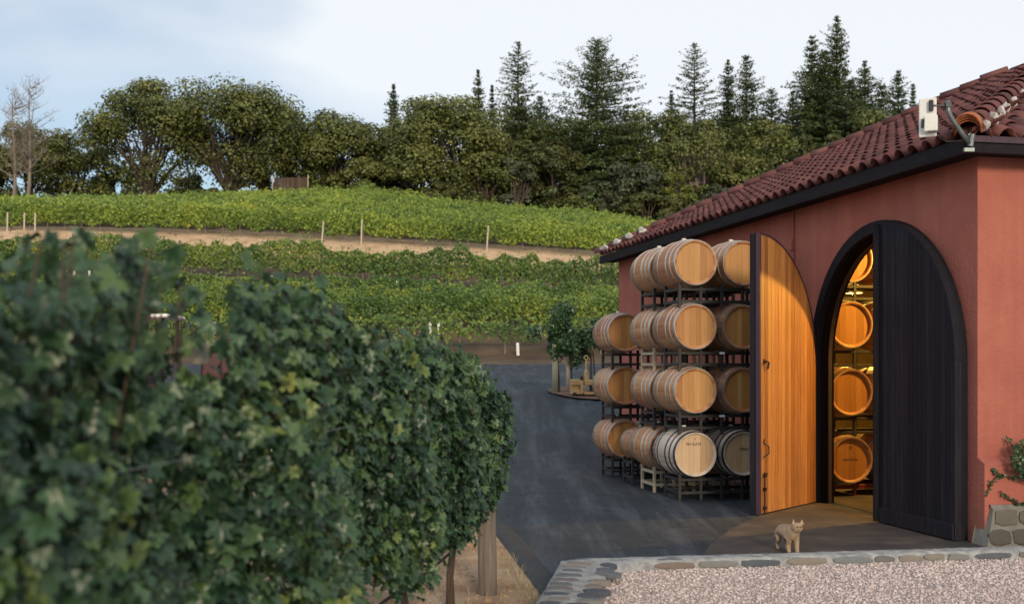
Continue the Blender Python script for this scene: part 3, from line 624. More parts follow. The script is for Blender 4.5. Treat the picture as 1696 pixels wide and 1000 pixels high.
# ------------------------------------------------------------------ antenna on the eave
an = empty('antenna', (4.36, 10.70, 3.86), 0, 'white panel antenna on bent galvanised pipe at roof corner', 'antenna')
m_ = MB(); m_.tube([(0.02, 0.0, 0.03), (-0.06, -0.02, 0.13), (-0.17, -0.05, 0.26), (-0.205, -0.06, 0.33), (-0.215, -0.065, 0.43)], 0.024, 12); obj('mast', m_.mesh('mast', M['galv'], smooth=True), an)
m_ = MB(); m_.box((-0.035, -0.02, -0.05), (0.065, 0.015, -0.01)); m_.tube([(0.03, 0.0, 0.0), (0.05, 0, 0.12)], 0.03, 8); m_.tube([(-0.03, -0.01, 0.06), (0.07, 0.0, 0.19)], 0.008, 6); obj('bracket', m_.mesh('bracket', M['galv'], bevel=0.003), an)
m_ = MB(); m_.box((-0.08, -0.012, -0.18), (0.08, 0.012, 0.19)); pn = obj('panel', m_.mesh('antenna_panel', M['whiteplastic'], bevel=0.008), an, loc=(-0.385, -0.02, 0.27), rot=(0, 0, R(-28)))
m_ = MB(); m_.box((-0.055, -0.075, -0.10), (0.065, -0.0125, 0.055)); obj('radio_box', m_.mesh('radio_box', M['whiteplastic'], bevel=0.008), pn, loc=(0.03, 0, -0.04))
m_ = MB(); m_.tube([(-0.215, -0.065, 0.38), (-0.37, -0.06, 0.38)], 0.010, 6); m_.tube([(-0.37, -0.065, 0.33), (-0.37, -0.065, 0.43)], 0.022, 8); m_.box((-0.24, -0.10, 0.36), (-0.19, -0.035, 0.41)); obj('clamp', m_.mesh('clamp', M['blackplastic']), an)
m_ = MB(); m_.tube([(-0.43, -0.05, 0.22), (-0.40, -0.09, 0.13), (-0.33, -0.12, 0.12), (-0.27, -0.10, 0.17)], 0.005, 5); m_.tube([(-0.44, -0.05, 0.17), (-0.44, -0.06, 0.25)], 0.02, 6)
m_.tube([(-0.30, -0.04, 0.10), (-0.20, 0.0, 0.05), (-0.05, 0.0, 0.06), (0.03, 0.1, 0.0)], 0.006, 5); obj('cable', m_.mesh('antenna_cable', M['blackplastic']), an)

# ------------------------------------------------------------------ barrels
BL, RC, RB = 0.86, 0.285, 0.325
def brad(x): return RC+(RB-RC)*(1-(2*x/BL-1)**2)
def shell_mesh(m):
    ns, nl = 26, 14; mb = MB()
    for s_ in range(ns):
        a0 = 2*math.pi*s_/ns; a1 = 2*math.pi*(s_+1)/ns; vs = []
        sub = 3
        for i in range(nl+1):
            x = BL*i/nl
            for k in range(sub+1):
                aa = a0+(a1-a0)*k/sub; rr = brad(x)-(0.003 if k in (0, sub) else 0)
                vs.append((x, rr*math.cos(aa), rr*math.sin(aa)))
        fs = [(i*(sub+1)+k, i*(sub+1)+k+1, (i+1)*(sub+1)+k+1, (i+1)*(sub+1)+k) for i in range(nl) for k in range(sub)]
        mb.add(vs, fs)
        # chime lips
        for x0, x1 in ((0.0, 0.035), (BL, BL-0.035)):
            vs = []
            for k in range(sub+1):
                aa = a0+(a1-a0)*k/sub; c_, s2 = math.cos(aa), math.sin(aa)
                vs += [(x0, (RC-0.002)*c_, (RC-0.002)*s2), (x0, (RC-0.024)*c_, (RC-0.024)*s2), (x1, (RC-0.036)*c_, (RC-0.036)*s2)]
            fs = []
            for k in range(sub): fs += [(k*3, k*3+3, k*3+4, k*3+1), (k*3+1, k*3+4, k*3+5, k*3+2)]
            mb.add(vs, fs)
    me = bpy.data.meshes.new('staves'); me.from_pydata(mb.v, [], mb.f)
    a = me.attributes.new('rnd', 'FLOAT', 'FACE'); a.data.foreach_set('value', mb.r); me.materials.append(m)
    me.polygons.foreach_set('use_smooth', [True]*len(me.polygons)); return me
def hoop_mesh(x0, x1, m):
    mb = MB(); n = 48; vs = []
    for k in range(n):
        aa = 2*math.pi*k/n; c_, s_ = math.cos(aa), math.sin(aa)
        for x, e in ((x0, 0.0), (x0, 0.0055), (x1, 0.0055), (x1, 0.0)):
            rr = brad(x)+e; vs.append((x, rr*c_, rr*s_))
    fs = []
    for k in range(n):
        k2 = (k+1) % n
        for j in range(3): fs.append((k*4+j, k2*4+j, k2*4+j+1, k*4+j+1))
    mb.add(vs, fs); return mb.mesh('hoop', m)
def board_meshes(m):
    rr = RC-0.030; widths = [0.095, 0.075, 0.085, 0.06, 0.09, 0.07]; s_ = sum(widths); widths = [x*2*rr/s_ for x in widths]
    y = -rr; out_ = []
    for wd in widths:
        y0, y1 = y+0.0009, y+wd-0.0009; y += wd; n = 6; poly = []
        ysn = [y0+(y1-y0)*i/n for i in range(n+1)]
        f = lambda q: math.sqrt(max(0, rr*rr-q*q))
        poly = [(q, -f(q)) for q in ysn] + [(q, f(q)) for q in reversed(ysn)]
        # remove duplicates where f=0
        pp = []
        for p in poly:
            if not pp or (abs(p[0]-pp[-1][0])+abs(p[1]-pp[-1][1])) > 1e-5: pp.append(p)
        mb = MB(); mb.prism(pp, 0.026+random.uniform(0, .0015), 0.045, axis=0); out_.append(mb.mesh('head_board', m))
    return out_
def disc_mesh(m):
    mb = MB(); n = 32; rr = RC-0.03; mb.prism([(rr*math.cos(2*math.pi*k/n), rr*math.sin(2*math.pi*k/n)) for k in range(n)], BL-0.045, BL-0.03, axis=0); return mb.mesh('back_head', m)
HOOPS = [(0.002, 0.046), (0.135, 0.162), (0.262, 0.292)]
def make_barrel(old, hb=None):
    e = bpy.data.objects.new('oak_barrel', None); e.empty_display_size = .1
    sm, hm, bm_ = (M['stave_old'], M['blackhoop'], M['head_old']) if old is True else (M['stave'], M['zinc'], hb or M['head'])
    ch = [('staves', shell_mesh(sm))]
    for x0, x1 in HOOPS: ch += [('hoop', hoop_mesh(x0, x1, hm)), ('hoop', hoop_mesh(BL-x1, BL-x0, hm))]
    ch += [('head_board', b_) for b_ in board_meshes(bm_)] + [('back_head', disc_mesh(bm_))]
    mb = MB(); mb.tube([(BL/2, 0, RB-0.005), (BL/2, 0, RB+0.028)], [0.024, 0.030], 10); ch.append(('bung', mb.mesh('bung', M['bung'])))
    return ch
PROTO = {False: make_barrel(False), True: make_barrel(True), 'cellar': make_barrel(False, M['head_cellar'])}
def barrel(u, v, z, label, group, old=False, s=1.0, text=None, bung=True):
    e = empty('oak_barrel', W(u, v, z-RB*s-0.0), RZ, label, 'barrel', group)
    if s != 1.0: e.scale = (s, s, s)
    spin = random.choice((0, 1))
    for nm, me in PROTO[old]:
        if nm == 'bung' and not bung: continue
        o = obj(nm, me, e, loc=(0, 0, RB))
        if nm == 'staves': o.rotation_euler = (random.uniform(0, 6.28), 0, 0)
        if nm == 'head_board' and spin: o.rotation_euler = (math.pi, 0, 0)
    for (tx, sz, dy, dz) in (text or ()):
        fc = bpy.data.curves.new('lettering', 'FONT'); fc.body = tx; fc.size = sz; fc.align_x = 'CENTER'; fc.extrude = 0.0006; fc.materials.append(M['ink'])
        tmp = bpy.data.objects.new('tmp', fc); me_t = bpy.data.meshes.new_from_object(tmp); bpy.data.objects.remove(tmp); o = bpy.data.objects.new('lettering', me_t); link(o, e); o.location = (0.0235, dy, RB+dz)
        o.rotation_euler = (R(90), 0, R(-90))
    return e
# racks: local frame like the barrels' (x = u, y = v)
def rack(u, v0, v1, z0, z1, m, label, group, d0=0.14, d1=0.66, ground=False, stickers=False):
    """steel rack from v0 to v1 between heights z0 (barrel tops below / ground) and z1 (rail under the barrels)"""
    e = empty('barrel_rack', W(u, v0, z0), RZ, label, 'rack', group)
    Wd = v1-v0; H = z1-z0; T = 0.019; npst = 5 if Wd > 1 else 3
    pz0 = 0.0 if ground else -0.07; pz1 = H+0.075; rb = 0.085 if ground else 0.0
    pm = MB(); pm.box((-T, -T, pz0), (T, T, pz1)); pm = pm.mesh('post', m, bevel=0.003)
    rm = MB(); rm.box((-T+0.003, 0.0, -T), (T-0.003, Wd, T)); rm = rm.mesh('rail', m, bevel=0.003)
    for x in (d0, d1):
        for k in range(npst): obj('post', pm, e, loc=(x, Wd*k/(npst-1), 0))
        obj('rail', rm, e, loc=(x, 0, H)); obj('rail', rm, e, loc=(x, 0, rb+0.02))
    cm = MB(); cm.box((d0+T, -T+0.003, -T), (d1-T, T-0.003, T)); cm = cm.mesh('cross_bar', m, bevel=0.003)
    for y in [Wd*k/(npst-1) for k in (range(0, npst, 2))]:
        obj('cross_bar', cm, e, loc=(0, y, H)); obj('cross_bar', cm, e, loc=(0, y, rb+0.02))
    if stickers:
        st = MB(); st.box((d0-T-0.002, Wd*0.47, H-0.014), (d0-T+0.001, Wd*0.47+0.075, H+0.014)); obj('sticker', st.mesh('sticker', M['paintwhite']), e)
    return e
ZC = [0.612, 1.434, 2.256, 3.085]; VO, VI = 1.52, 0.855
U0 = 3.70; DU = 0.985
tiern = ['bottom', 'second from bottom', 'third from bottom', 'topmost']
G1 = 'barrels stacked on racks along the side wall'; GR = 'racks of the outdoor barrel stacks'
stackn = {0: 'nearest outdoor stack', 1: 'middle outdoor stack', 3: 'farthest outdoor stack'}
for k in (0, 1, 3):
    for ti in range(4 if k < 3 else 3):
        zz = ZC[ti]
        for col, v in (('outer', VO), ('inner', VI)):
            old = (k == 0 and ti == 0)
            txt = None
            if old and col == 'outer': txt = [('PN SUITE', 0.050, 0.02, 0.115), ('o', 0.04, 0.0, 0.19)]
            if old and col == 'inner': txt = [('MERL', 0.052, -0.01, 0.04)]
            desc = 'pale black-hooped barrel' if old else 'honey brown barrel'
            barrel(U0+k*DU+(random.uniform(-.01, .01) if k else 0), v, zz, f'{desc}, {tiern[ti]} in {col} column of {stackn[k]}', G1, old, 1.0, txt)
        m_ = M['rack']
        zb = 0.0 if ti == 0 else ZC[ti-1]+RB-0.012
        zt = zz-RB-0.012
        if k == 1 and ti in (0, 2): m_ = M['rack_beige']
        colr = 'beige' if m_ is M['rack_beige'] else 'black'
        rack(U0+k*DU, VI-0.33, VO+0.17, zb, zt, m_, f'{colr} steel rack under {"the " + tiern[ti]} barrels of {stackn[k]}', GR, ground=(ti == 0), stickers=(k == 0 and ti in (1, 2)))
barrel(U0+2*DU-0.02, 1.50, 0.585, 'small oak cask sitting alone between the middle and farthest stacks', G1, False, 0.77)
rack(U0+2*DU-0.02, 1.02, 1.70, 0.0, 0.585-0.25-0.012, M['rack'], 'low black rack under the small cask', GR, ground=True, d0=0.10, d1=0.50)
# cellar barrels
GI = 'barrels stacked inside the cellar'; US, VS1, VS2 = 3.75, -0.70, -1.43
ZI = [0.495, 1.397, 2.30, 3.18]
for ti in range(4):
    for v, cn in ((VS1, 'left'), (VS2, 'right')):
        txt = [('SAINT MARTIN', 0.030, 0.0, -0.005), ('o', 0.07, 0.0, 0.14)] if (ti == 0 and cn == 'left') else None
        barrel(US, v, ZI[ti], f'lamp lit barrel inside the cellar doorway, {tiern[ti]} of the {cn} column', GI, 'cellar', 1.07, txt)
    zb = 0.006 if ti == 0 else ZI[ti-1]+RB*1.07-0.012
    mm = M['rack_red'] if ti == 0 else M['rack']
    rack(US, VS2-0.36, VS1+0.2, zb, ZI[ti]-RB*1.07-0.012, mm, ('dark red' if ti == 0 else 'black')+f' steel rack inside cellar under the {tiern[ti]} barrels', 'racks inside the cellar', ground=(ti == 0), d0=0.15, d1=0.72)
# cellar lamps
def lamp(u, v, z, power, label, size=0.10):
    e = empty('cellar_lamp', W(u, v, z), 0, label, 'lamp', 'cellar lamps')
    m_ = MB(); m_.tube([(0, 0, 0.10), (0, 0, max(0.14, WALL_H-0.06-z))], 0.008, 6); obj('cord', m_.mesh('cord', M['blackplastic']), e)
    m_ = MB(); m_.tube([(0, 0, 0.0), (0, 0, 0.03), (0, 0, 0.10)], [0.13, 0.12, 0.03], 16, caps=False); obj('lamp_shade', m_.mesh('lamp_shade', M['iron']), e)
    mt = bpy.data.materials.get('bulb')
    if mt is None:
        mt = bpy.data.materials.new('bulb'); mt.use_nodes = True; b_ = mt.node_tree.nodes['Principled BSDF']
        b_.inputs['Emission Color'].default_value = (1, 0.45, 0.1, 1); b_.inputs['Emission Strength'].default_value = 3
    bm = bmesh.new(); bmesh.ops.create_uvsphere(bm, u_segments=12, v_segments=8, radius=0.035); me = bpy.data.meshes.new('bulb'); bm.to_mesh(me); bm.free(); me.materials.append(mt); obj('bulb', me, e)
    l = bpy.data.lights.new('lamp_light', 'POINT'); l.energy = power; l.color = (1.0, 0.52, 0.08); l.shadow_soft_size = size
    lo = bpy.data.objects.new('lamp_light', l); COL.objects.link(lo); lo.parent = e; lo.location = (0, 0, -0.06)
lamp(2.5, -2.5, 3.62, 760, 'hanging lamp just inside the cellar behind the dark leaf')
lamp(6.4, -2.2, 2.9, 520, 'hanging lamp deeper in the cellar beyond the barrels')

# ------------------------------------------------------------------ apron, gravel, stone curb, planter
def flat(name, poly, z, m, kind='structure'):
    mb = MB(); mb.add([(x, y, z) for x, y in poly], [tuple(range(len(poly)))], 0); return obj(name, mb.mesh(name, m), kind=kind)
wl = [W(0.1, 0.0), W(3.6, 0.0)]
flat('lamp_tinted_apron', [(1.75, 9.64), (4.75, 10.2), (4.64, 11.05), (wl[0].x, wl[0].y), (wl[1].x, wl[1].y), (3.45, 14.0), (2.85, 13.0), (2.35, 12.0), (1.95, 11.0), (1.72, 10.2)], 0.006, M['apron'])  # brown tint stands in for warm doorway lamplight on the asphalt
OUT = [(0.05, 7.0), (0.40, 9.32), (0.62, 9.42), (4.75, 10.08), (8.5, 10.7)]
INN = [(0.44, 7.0), (0.80, 9.00), (1.02, 9.22), (4.8, 9.86), (8.5, 10.46)]; GZ0 = 0.085
gp = [(x-0.02, y+0.02) for x, y in INN]; flat('gravel_yard', gp+[(8.5, -12), (-3.0, -12), (-0.9, 3.0)], GZ0-0.008, M['gravelbase'])
# pebbles
ico = bmesh.new(); bmesh.ops.create_icosphere(ico, subdivisions=1, radius=1); IV = np.array([v.co[:] for v in ico.verts]); IF = np.array([[v.index for v in f.verts] for f in ico.faces]); ico.free()
IV = IV*np.array([1, 0.8, 0.6])
n = 30000; px = rng.uniform(0.4, 5.6, n*2); py = rng.uniform(7.3, 10.1, n*2)
lim = np.interp(px, [p[0] for p in INN], [p[1] for p in INN]); ok = (py < lim-0.01) & (px > 0.40+0.176*(py-7.0)+0.06); px, py = px[ok][:n], py[ok][:n]; n = len(px)
P = np.stack([px, py, np.full(n, GZ0-.003)], 1); N = unit(n)*0.5+np.array([0, 0, 1.0])
V, F = scatter(IV, IF, P, N, rng.uniform(0, 6.28, n), np.clip(rng.gamma(5.0, .0016, n), .004, .024))
obj('gravel', mesh_np('gravel', V, F, M['pebble'], np.repeat(rng.uniform(0, 1, n), len(IF))), kind='stuff', label='loose pinkish gravel covering the yard', cat='gravel')
# curb body
HC = 0.15
curb = empty('stone_curb', (0.4, 9.0, 0), 0, 'low mortared fieldstone curb wall bordering the gravel', 'wall'); cinv = Vector((0.4, 9.0, 0))
def interp_path(path, n):
    d = [0]
    for a_, b_ in zip(path, path[1:]): d.append(d[-1]+math.dist(a_, b_))
    out_ = []
    for i in range(n+1):
        s_ = d[-1]*i/n; out_.append((float(np.interp(s_, d, [p[0] for p in path])), float(np.interp(s_, d, [p[1] for p in path]))))
    return out_
mb = MB(); NP = 150; Oi = interp_path(OUT, NP)
# match inner points by parameter of segments
def seg_interp(pa, pb, n_each):
    A, B = [], []
    for i in range(len(pa)-1):
        for k in range(n_each[i]):
            t = k/n_each[i]; A.append((pa[i][0]+(pa[i+1][0]-pa[i][0])*t, pa[i][1]+(pa[i+1][1]-pa[i][1])*t)); B.append((pb[i][0]+(pb[i+1][0]-pb[i][0])*t, pb[i][1]+(pb[i+1][1]-pb[i][1])*t))
    A.append(pa[-1]); B.append(pb[-1]); return A, B
A, B = seg_interp(OUT, INN, [50, 6, 90, 50]); vs = []; sec_n = 9
for a_, b_ in zip(A, B):
    a_ = Vector((*a_, 0)); b_ = Vector((*b_, 0)); nn = (b_-a_).normalized()
    pr = [(a_-nn*0.02, -0.02), (a_-nn*0.005, HC*0.6), (a_+nn*0.02, HC), (a_+(b_-a_)*0.3, HC+0.006), (a_+(b_-a_)*0.5, HC+0.008), (a_+(b_-a_)*0.7, HC+0.005), (b_-nn*0.02, HC-0.004), (b_+nn*0.006, HC*0.6), (b_+nn*0.02, -0.02)]
    for p, z in pr:
        j = random.uniform(-.006, .006); vs.append((p.x+j-cinv.x, p.y+random.uniform(-.006, .006)-cinv.y, z+random.uniform(-.005, .005)))
fs = [(i*sec_n+k, (i+1)*sec_n+k, (i+1)*sec_n+k+1, i*sec_n+k+1) for i in range(len(A)-1) for k in range(sec_n-1)]
mb.add(vs, fs, 0); obj('mortar_bed', mb.mesh('mortar_bed', M['mortar'], smooth=True), curb)
def stone_mesh(pts, nrm, h, m, bev=0.3):
    """irregular flat stone: outline pts (3D), proud along nrm by h"""
    c = sum(pts, Vector())/len(pts); n_ = len(pts); vs = [p-nrm*0.02 for p in pts]+[p+nrm*h*0.6 for p in pts]+[c+(p-c)*0.82+nrm*h*random.uniform(.9, 1.15) for p in pts]+[c+nrm*h*1.15]
    fs = [(i, (i+1) % n_, n_+(i+1) % n_, n_+i) for i in range(n_)]+[(n_+i, n_+(i+1) % n_, 2*n_+(i+1) % n_, 2*n_+i) for i in range(n_)]+[(2*n_+i, 2*n_+(i+1) % n_, 3*n_) for i in range(n_)]
    mb = MB(); mb.add(vs, fs); me = mb.mesh('stone', m); return me
def add_stone(c, ax, ay, nrm, sx, sy, h, m, parent, base):
    n_ = random.randint(9, 12); pts = []
    for k in range(n_):
        a_ = 2*math.pi*k/n_+random.uniform(-.12, .12); q = 1/(max(abs(math.cos(a_)), abs(math.sin(a_)))**0.75)*random.uniform(.80, 1.0)
        pts.append(c + ax*(math.cos(a_)*sx*q) + ay*(math.sin(a_)*sy*q) - base)
    obj('stone', stone_mesh(pts, nrm, h, m), parent)
Z3 = Vector((0, 0, 1))
tt = 0.0
def pathpt(s_, P_):
    d = 0
    for a_, b_ in zip(P_, P_[1:]):
        L_ = math.dist(a_, b_)
        if s_ <= d+L_: t = (s_-d)/L_; return Vector((a_[0]+(b_[0]-a_[0])*t, a_[1]+(b_[1]-a_[1])*t, 0)), Vector((b_[0]-a_[0], b_[1]-a_[1], 0)).normalized()
        d += L_
    return Vector((*P_[-1], 0)), Vector((1, 0, 0))
# left leg of the curb: two or three stones across
for i in range(13):
    t = (i+0.5)/13; a_ = Vector((0.05+(0.42-0.05)*t, 7.0+(9.3-7.0)*t, 0)); b_ = Vector((0.44+(0.92-0.44)*t, 7.0+(9.08-7.0)*t, 0)); ax = (b_-a_).normalized(); ay = Vector((0.15, 0.99, 0))
    for f_ in ((0.24, 0.74) if i % 2 else (0.30, 0.80)):
        if random.random() < .12: continue
        c = a_+(b_-a_)*(f_+random.uniform(-.06, .06))+Z3*(HC-0.002)+ay*random.uniform(-.03, .03)
        add_stone(c, ax, ay, Z3, random.uniform(.075, .12), random.uniform(.050, .078), 0.014, M['stone'], curb, cinv)
s_ = 0.15; Lr = math.dist(INN[2], INN[3])+2.4
while s_ < Lr:
    lw = random.uniform(.07, .20); p, tdir = pathpt(s_+lw, INN[2:]); nrm = Vector((tdir.y, -tdir.x, 0))
    add_stone(p+nrm*0.008+Z3*random.uniform(0.108, .118), tdir, Z3, nrm, lw*1.0, random.uniform(.026, .034), 0.010, M['stone'], curb, cinv)
    if random.random() < 0.5:
        add_stone(p-nrm*random.uniform(0.08, 0.16)+Z3*(HC+0.0), tdir, nrm, Z3, lw*random.uniform(.7, 1), random.uniform(.035, .06), 0.005, M['stone'], curb, cinv)
    s_ += lw*2+random.uniform(-.01, .03)
# planter wall by the end wall
pl = empty('stone_planter', (4.7, 10.75, 0), 0, 'dark fieldstone planter wall at foot of end wall', 'planter'); pb = Vector((4.7, 10.75, 0))
mb = MB(); e0 = Vector((4.62, 10.86, 0)); ed = Vector((.9785, .2063, 0))*1.0
prof = [(0.0, -0.02), (0.05, 0.36), (0.08, 0.40), (0.26, 0.40), (0.26, -0.02)]; inn = Vector((-.2063, .9785, 0)); vs = []; nn_ = 30
for i in range(nn_+1):
    s_ = i/nn_*2.8
    for a_, z in prof:
        shrink = 0.16 if i == 0 else 0
        q = e0+ed*(s_+(z*0.28 if i == 0 else 0))+inn*a_; vs.append((q.x-pb.x+random.uniform(-.006, .006), q.y-pb.y+random.uniform(-.006, .006), z))
fs = [(i*5+k, i*5+k+1, (i+1)*5+k+1, (i+1)*5+k) for i in range(nn_) for k in range(4)]+[(0, 4, 3, 2, 1)]
mb.add(vs, fs, 0); obj('mortar_bed', mb.mesh('planter_bed', M['mortar_dark'], smooth=False), pl)
nrm = Vector((.2063, -.9785, 0.13)).normalized(); upv = Vector((0, 0.13, 1)).normalized()
for row, (zc, sy) in enumerate(((0.09, 0.085), (0.28, 0.085))):
    s_ = 0.03 if row == 0 else 0.10
    while s_ < 2.6:
        lw = random.uniform(.09, .15); c = e0+ed*(s_+lw)+inn*(0.05*zc/0.36)+Z3*zc
        add_stone(c, ed, upv, nrm, lw*1.06, sy*random.uniform(1.0, 1.15), 0.015, M['stone_dark'], pl, pb); s_ += 2*lw+0.015
# soil in the planter
mb = MB(); q = [e0+ed*0.1+inn*0.24, e0+ed*2.8+inn*0.24, e0+ed*2.8+inn*0.05-ed*0]; 
# climbing plant
sp = W(-0.16, -0.62, 0.36); cp = empty('climbing_plant', sp, 0, 'leafy green creeper climbing the end wall above planter', 'plant')
def wl_local(u, v, z): return W(u, v, z)-sp
m_ = MB()
runs = [[(-.16, -.60, .36), (-.15, -.55, .6), (-.15, -.42, .66), (-.15, -.28, .66), (-.15, -.16, .70), (-.14, -.06, .74)], [(-.16, -.62, .36), (-.15, -.48, .5), (-.15, -.42, .8), (-.06, -.36, .95), (-.05, -.30, 1.05)],
        [(-.16, -.66, .38), (-.15, -.40, .40), (-.15, -.25, .45), (-.15, -.16, .52)], [(-.15, -.16, .70), (-.14, -.05, .62), (-.13, -.01, .48)]]
for r_ in runs: m_.tube([wl_local(*p) for p in r_], 0.006, 5)
obj('stem', m_.mesh('creeper_stem', M['bark']), cp)
Ps = []
for r_ in runs:
    for p, q in zip(r_, r_[1:]):
        for k in range(14): t = random.random(); c = Vector(p).lerp(Vector(q), t); Ps.append(wl_local(c.x-random.uniform(0, .03), c.y+random.uniform(-.025, .025), c.z+random.uniform(-.025, .025)))
for k in range(900):
    d = unit(1)[0]; Ps.append(wl_local(-0.27+d[0]*0.13, -0.42+d[1]*0.24*random.random()**.3, 0.86+d[2]*0.22*random.random()**.3))
P = np.array([p[:] for p in Ps]); obj('leaves', leaves_mesh('creeper_leaves', P, unit(len(P))+np.array([-.2, -.8, .5]), rng.uniform(.022, .04, len(P)), M['leaf_near']), cp, kind='stuff')

# ------------------------------------------------------------------ cat
def make_cat():
    e = empty('cat', (2.66, 10.42, 0.012), 0, 'cream ginger cat walking towards the viewer by the curb', 'cat')
    J = {'pel': (-0.075, 0.26, 0.20, .066), 'mid': (-0.055, 0.17, 0.19, .072), 'che': (-0.03, 0.07, 0.195, .064), 'neck': (-0.012, 0.01, 0.235, .048), 'head': (0.0, -0.030, 0.258, .058), 'muz': (0.003, -0.064, 0.244, .030),
         'fl1': (0.005, 0.05, 0.13, .033), 'fl2': (0.008, 0.045, 0.075, .024), 'fl3': (0.004, 0.01, 0.018, .019), 'fl4': (0.004, -0.015, 0.014, .020),
         'fr1': (-0.06, 0.06, 0.13, .033), 'fr2': (-0.062, 0.08, 0.075, .024), 'fr3': (-0.062, 0.06, 0.018, .019), 'fr4': (-0.062, 0.035, 0.014, .020),
         'hl1': (-0.04, 0.25, 0.15, .042), 'hl2': (-0.035, 0.21, 0.105, .030), 'hl3': (-0.035, 0.27, 0.055, .019), 'hl4': (-0.035, 0.245, 0.016, .017), 'hl5': (-0.035, 0.215, 0.012, .018),
         'hr1': (-0.115, 0.27, 0.15, .042), 'hr2': (-0.115, 0.23, 0.105, .030), 'hr3': (-0.115, 0.295, 0.06, .019), 'hr4': (-0.115, 0.28, 0.016, .017), 'hr5': (-0.112, 0.25, 0.012, .018),
         't1': (-0.08, 0.34, 0.21, .022), 't2': (-0.085, 0.41, 0.16, .018), 't3': (-0.09, 0.46, 0.10, .016), 't4': (-0.09, 0.52, 0.08, .012)}
    E = [('pel', 'mid'), ('mid', 'che'), ('che', 'neck'), ('neck', 'head'), ('head', 'muz'), ('che', 'fl1'), ('fl1', 'fl2'), ('fl2', 'fl3'), ('fl3', 'fl4'), ('che', 'fr1'), ('fr1', 'fr2'), ('fr2', 'fr3'), ('fr3', 'fr4'),
         ('pel', 'hl1'), ('hl1', 'hl2'), ('hl2', 'hl3'), ('hl3', 'hl4'), ('hl4', 'hl5'), ('pel', 'hr1'), ('hr1', 'hr2'), ('hr2', 'hr3'), ('hr3', 'hr4'), ('hr4', 'hr5'), ('pel', 't1'), ('t1', 't2'), ('t2', 't3'), ('t3', 't4')]
    nm = list(J); me = bpy.data.meshes.new('cat_body'); me.from_pydata([J[k][:3] for k in nm], [(nm.index(a_), nm.index(b_)) for a_, b_ in E], [])
    o = obj('body', me, e); md = o.modifiers.new('skin', 'SKIN'); md.use_smooth_shade = True
    for i, k in enumerate(nm): me.skin_vertices[0].data[i].radius = (J[k][3], J[k][3]); me.skin_vertices[0].data[i].use_root = (k == 'pel')
    s2 = o.modifiers.new('sub', 'SUBSURF'); s2.levels = 2; s2.render_levels = 2
    me.materials.append(M['fur'])
    hx, hy, hz = J['head'][:3]
    for s_ in (-1, 1):
        m_ = MB(); bx = hx+s_*0.034
        m_.add([(bx-.020, hy+.003, hz+.026), (bx+.020, hy+.003, hz+.020), (bx, hy+.030, hz+.022), (bx+s_*.008, hy+.008, hz+.072)], [(0, 1, 3), (1, 2, 3), (2, 0, 3), (0, 2, 1)]); obj('ear', m_.mesh('ear', M['fur']), e)
        bm = bmesh.new(); bmesh.ops.create_uvsphere(bm, u_segments=10, v_segments=8, radius=0.0075); mm = bpy.data.meshes.new('eye'); bm.to_mesh(mm); bm.free(); mm.materials.append(M['eye']); obj('eye', mm, e, loc=(hx+s_*.017, hy-.052, hz+.008))
    bm = bmesh.new(); bmesh.ops.create_uvsphere(bm, u_segments=8, v_segments=6, radius=0.006); mm = bpy.data.meshes.new('nose'); bm.to_mesh(mm); bm.free(); mm.materials.append(M['nose']); obj('nose', mm, e, loc=(hx+.004, hy-.088, hz-.004))
    return e
make_cat()

# ------------------------------------------------------------------ foreground grapevines
def grape_leaf(seed):
    r_ = random.Random(seed)
    half = [(0, 1.0), (13, .80), (20, .83), (31, .58), (44, .84), (54, .95), (66, .78), (84, .54), (100, .74), (113, .80), (130, .62), (152, .52), (168, .34), (180, .10)]
    pts = []
    for a_, q in half: pts.append((a_, q))
    for a_, q in reversed(half[1:-1]): pts.append((-a_, q))
    V = [(0, -0.12, 0.0)]
    for a_, q in pts:
        q *= r_.uniform(.9, 1.08); aa = R(90-a_); x, y = q*math.cos(aa), q*math.sin(aa)
        V.append((x*0.55, y*0.55, -0.16*q*q*0.55+0.10*abs(math.sin(R(a_)*2.5))*q*r_.uniform(.6, 1.3)+r_.uniform(-.03, .03)))
    n_ = len(pts); F = [(0, 1+(i+1) % n_, 1+i) for i in range(n_)]
    return np.array(V), np.array(F)
GL = [grape_leaf(i) for i in range(6)]
GLM = [mesh_np('leaf', v, f, M['leaf_near'], smooth=False) for v, f in GL]
for me in GLM: me.polygons.foreach_set('use_smooth', [True]*len(me.polygons))
RX = lambda y: -1.73+0.16*y
RDIR = Vector((0.158, 0.987, 0))
RN = np.array([0.987, -0.158, 0])
def topz(y):
    return np.interp(y, [0.5, 2.6, 2.95, 3.16, 3.4, 3.66, 3.85, 4.0, 4.12, 4.3, 4.68, 5.1, 5.45, 6.3, 7.4, 8.3, 8.6, 9.1], [2.12, 2.12, 2.14, 2.06, 2.07, 2.15, 2.05, 1.92, 1.90, 2.06, 2.08, 2.06, 1.93, 1.90, 1.86, 1.80, 1.70, 1.5])
vine_names = ['nearest grapevine at left edge, leaves large and blurred', 'second grapevine from the left edge with tall blurred shoots', 'grapevine with a gap in its top leaves showing far vines', 'grapevine of middle of foreground row with raised leafy crest',
              'grapevine second from the wooden end post', 'last grapevine of foreground row leaning round wooden end post']
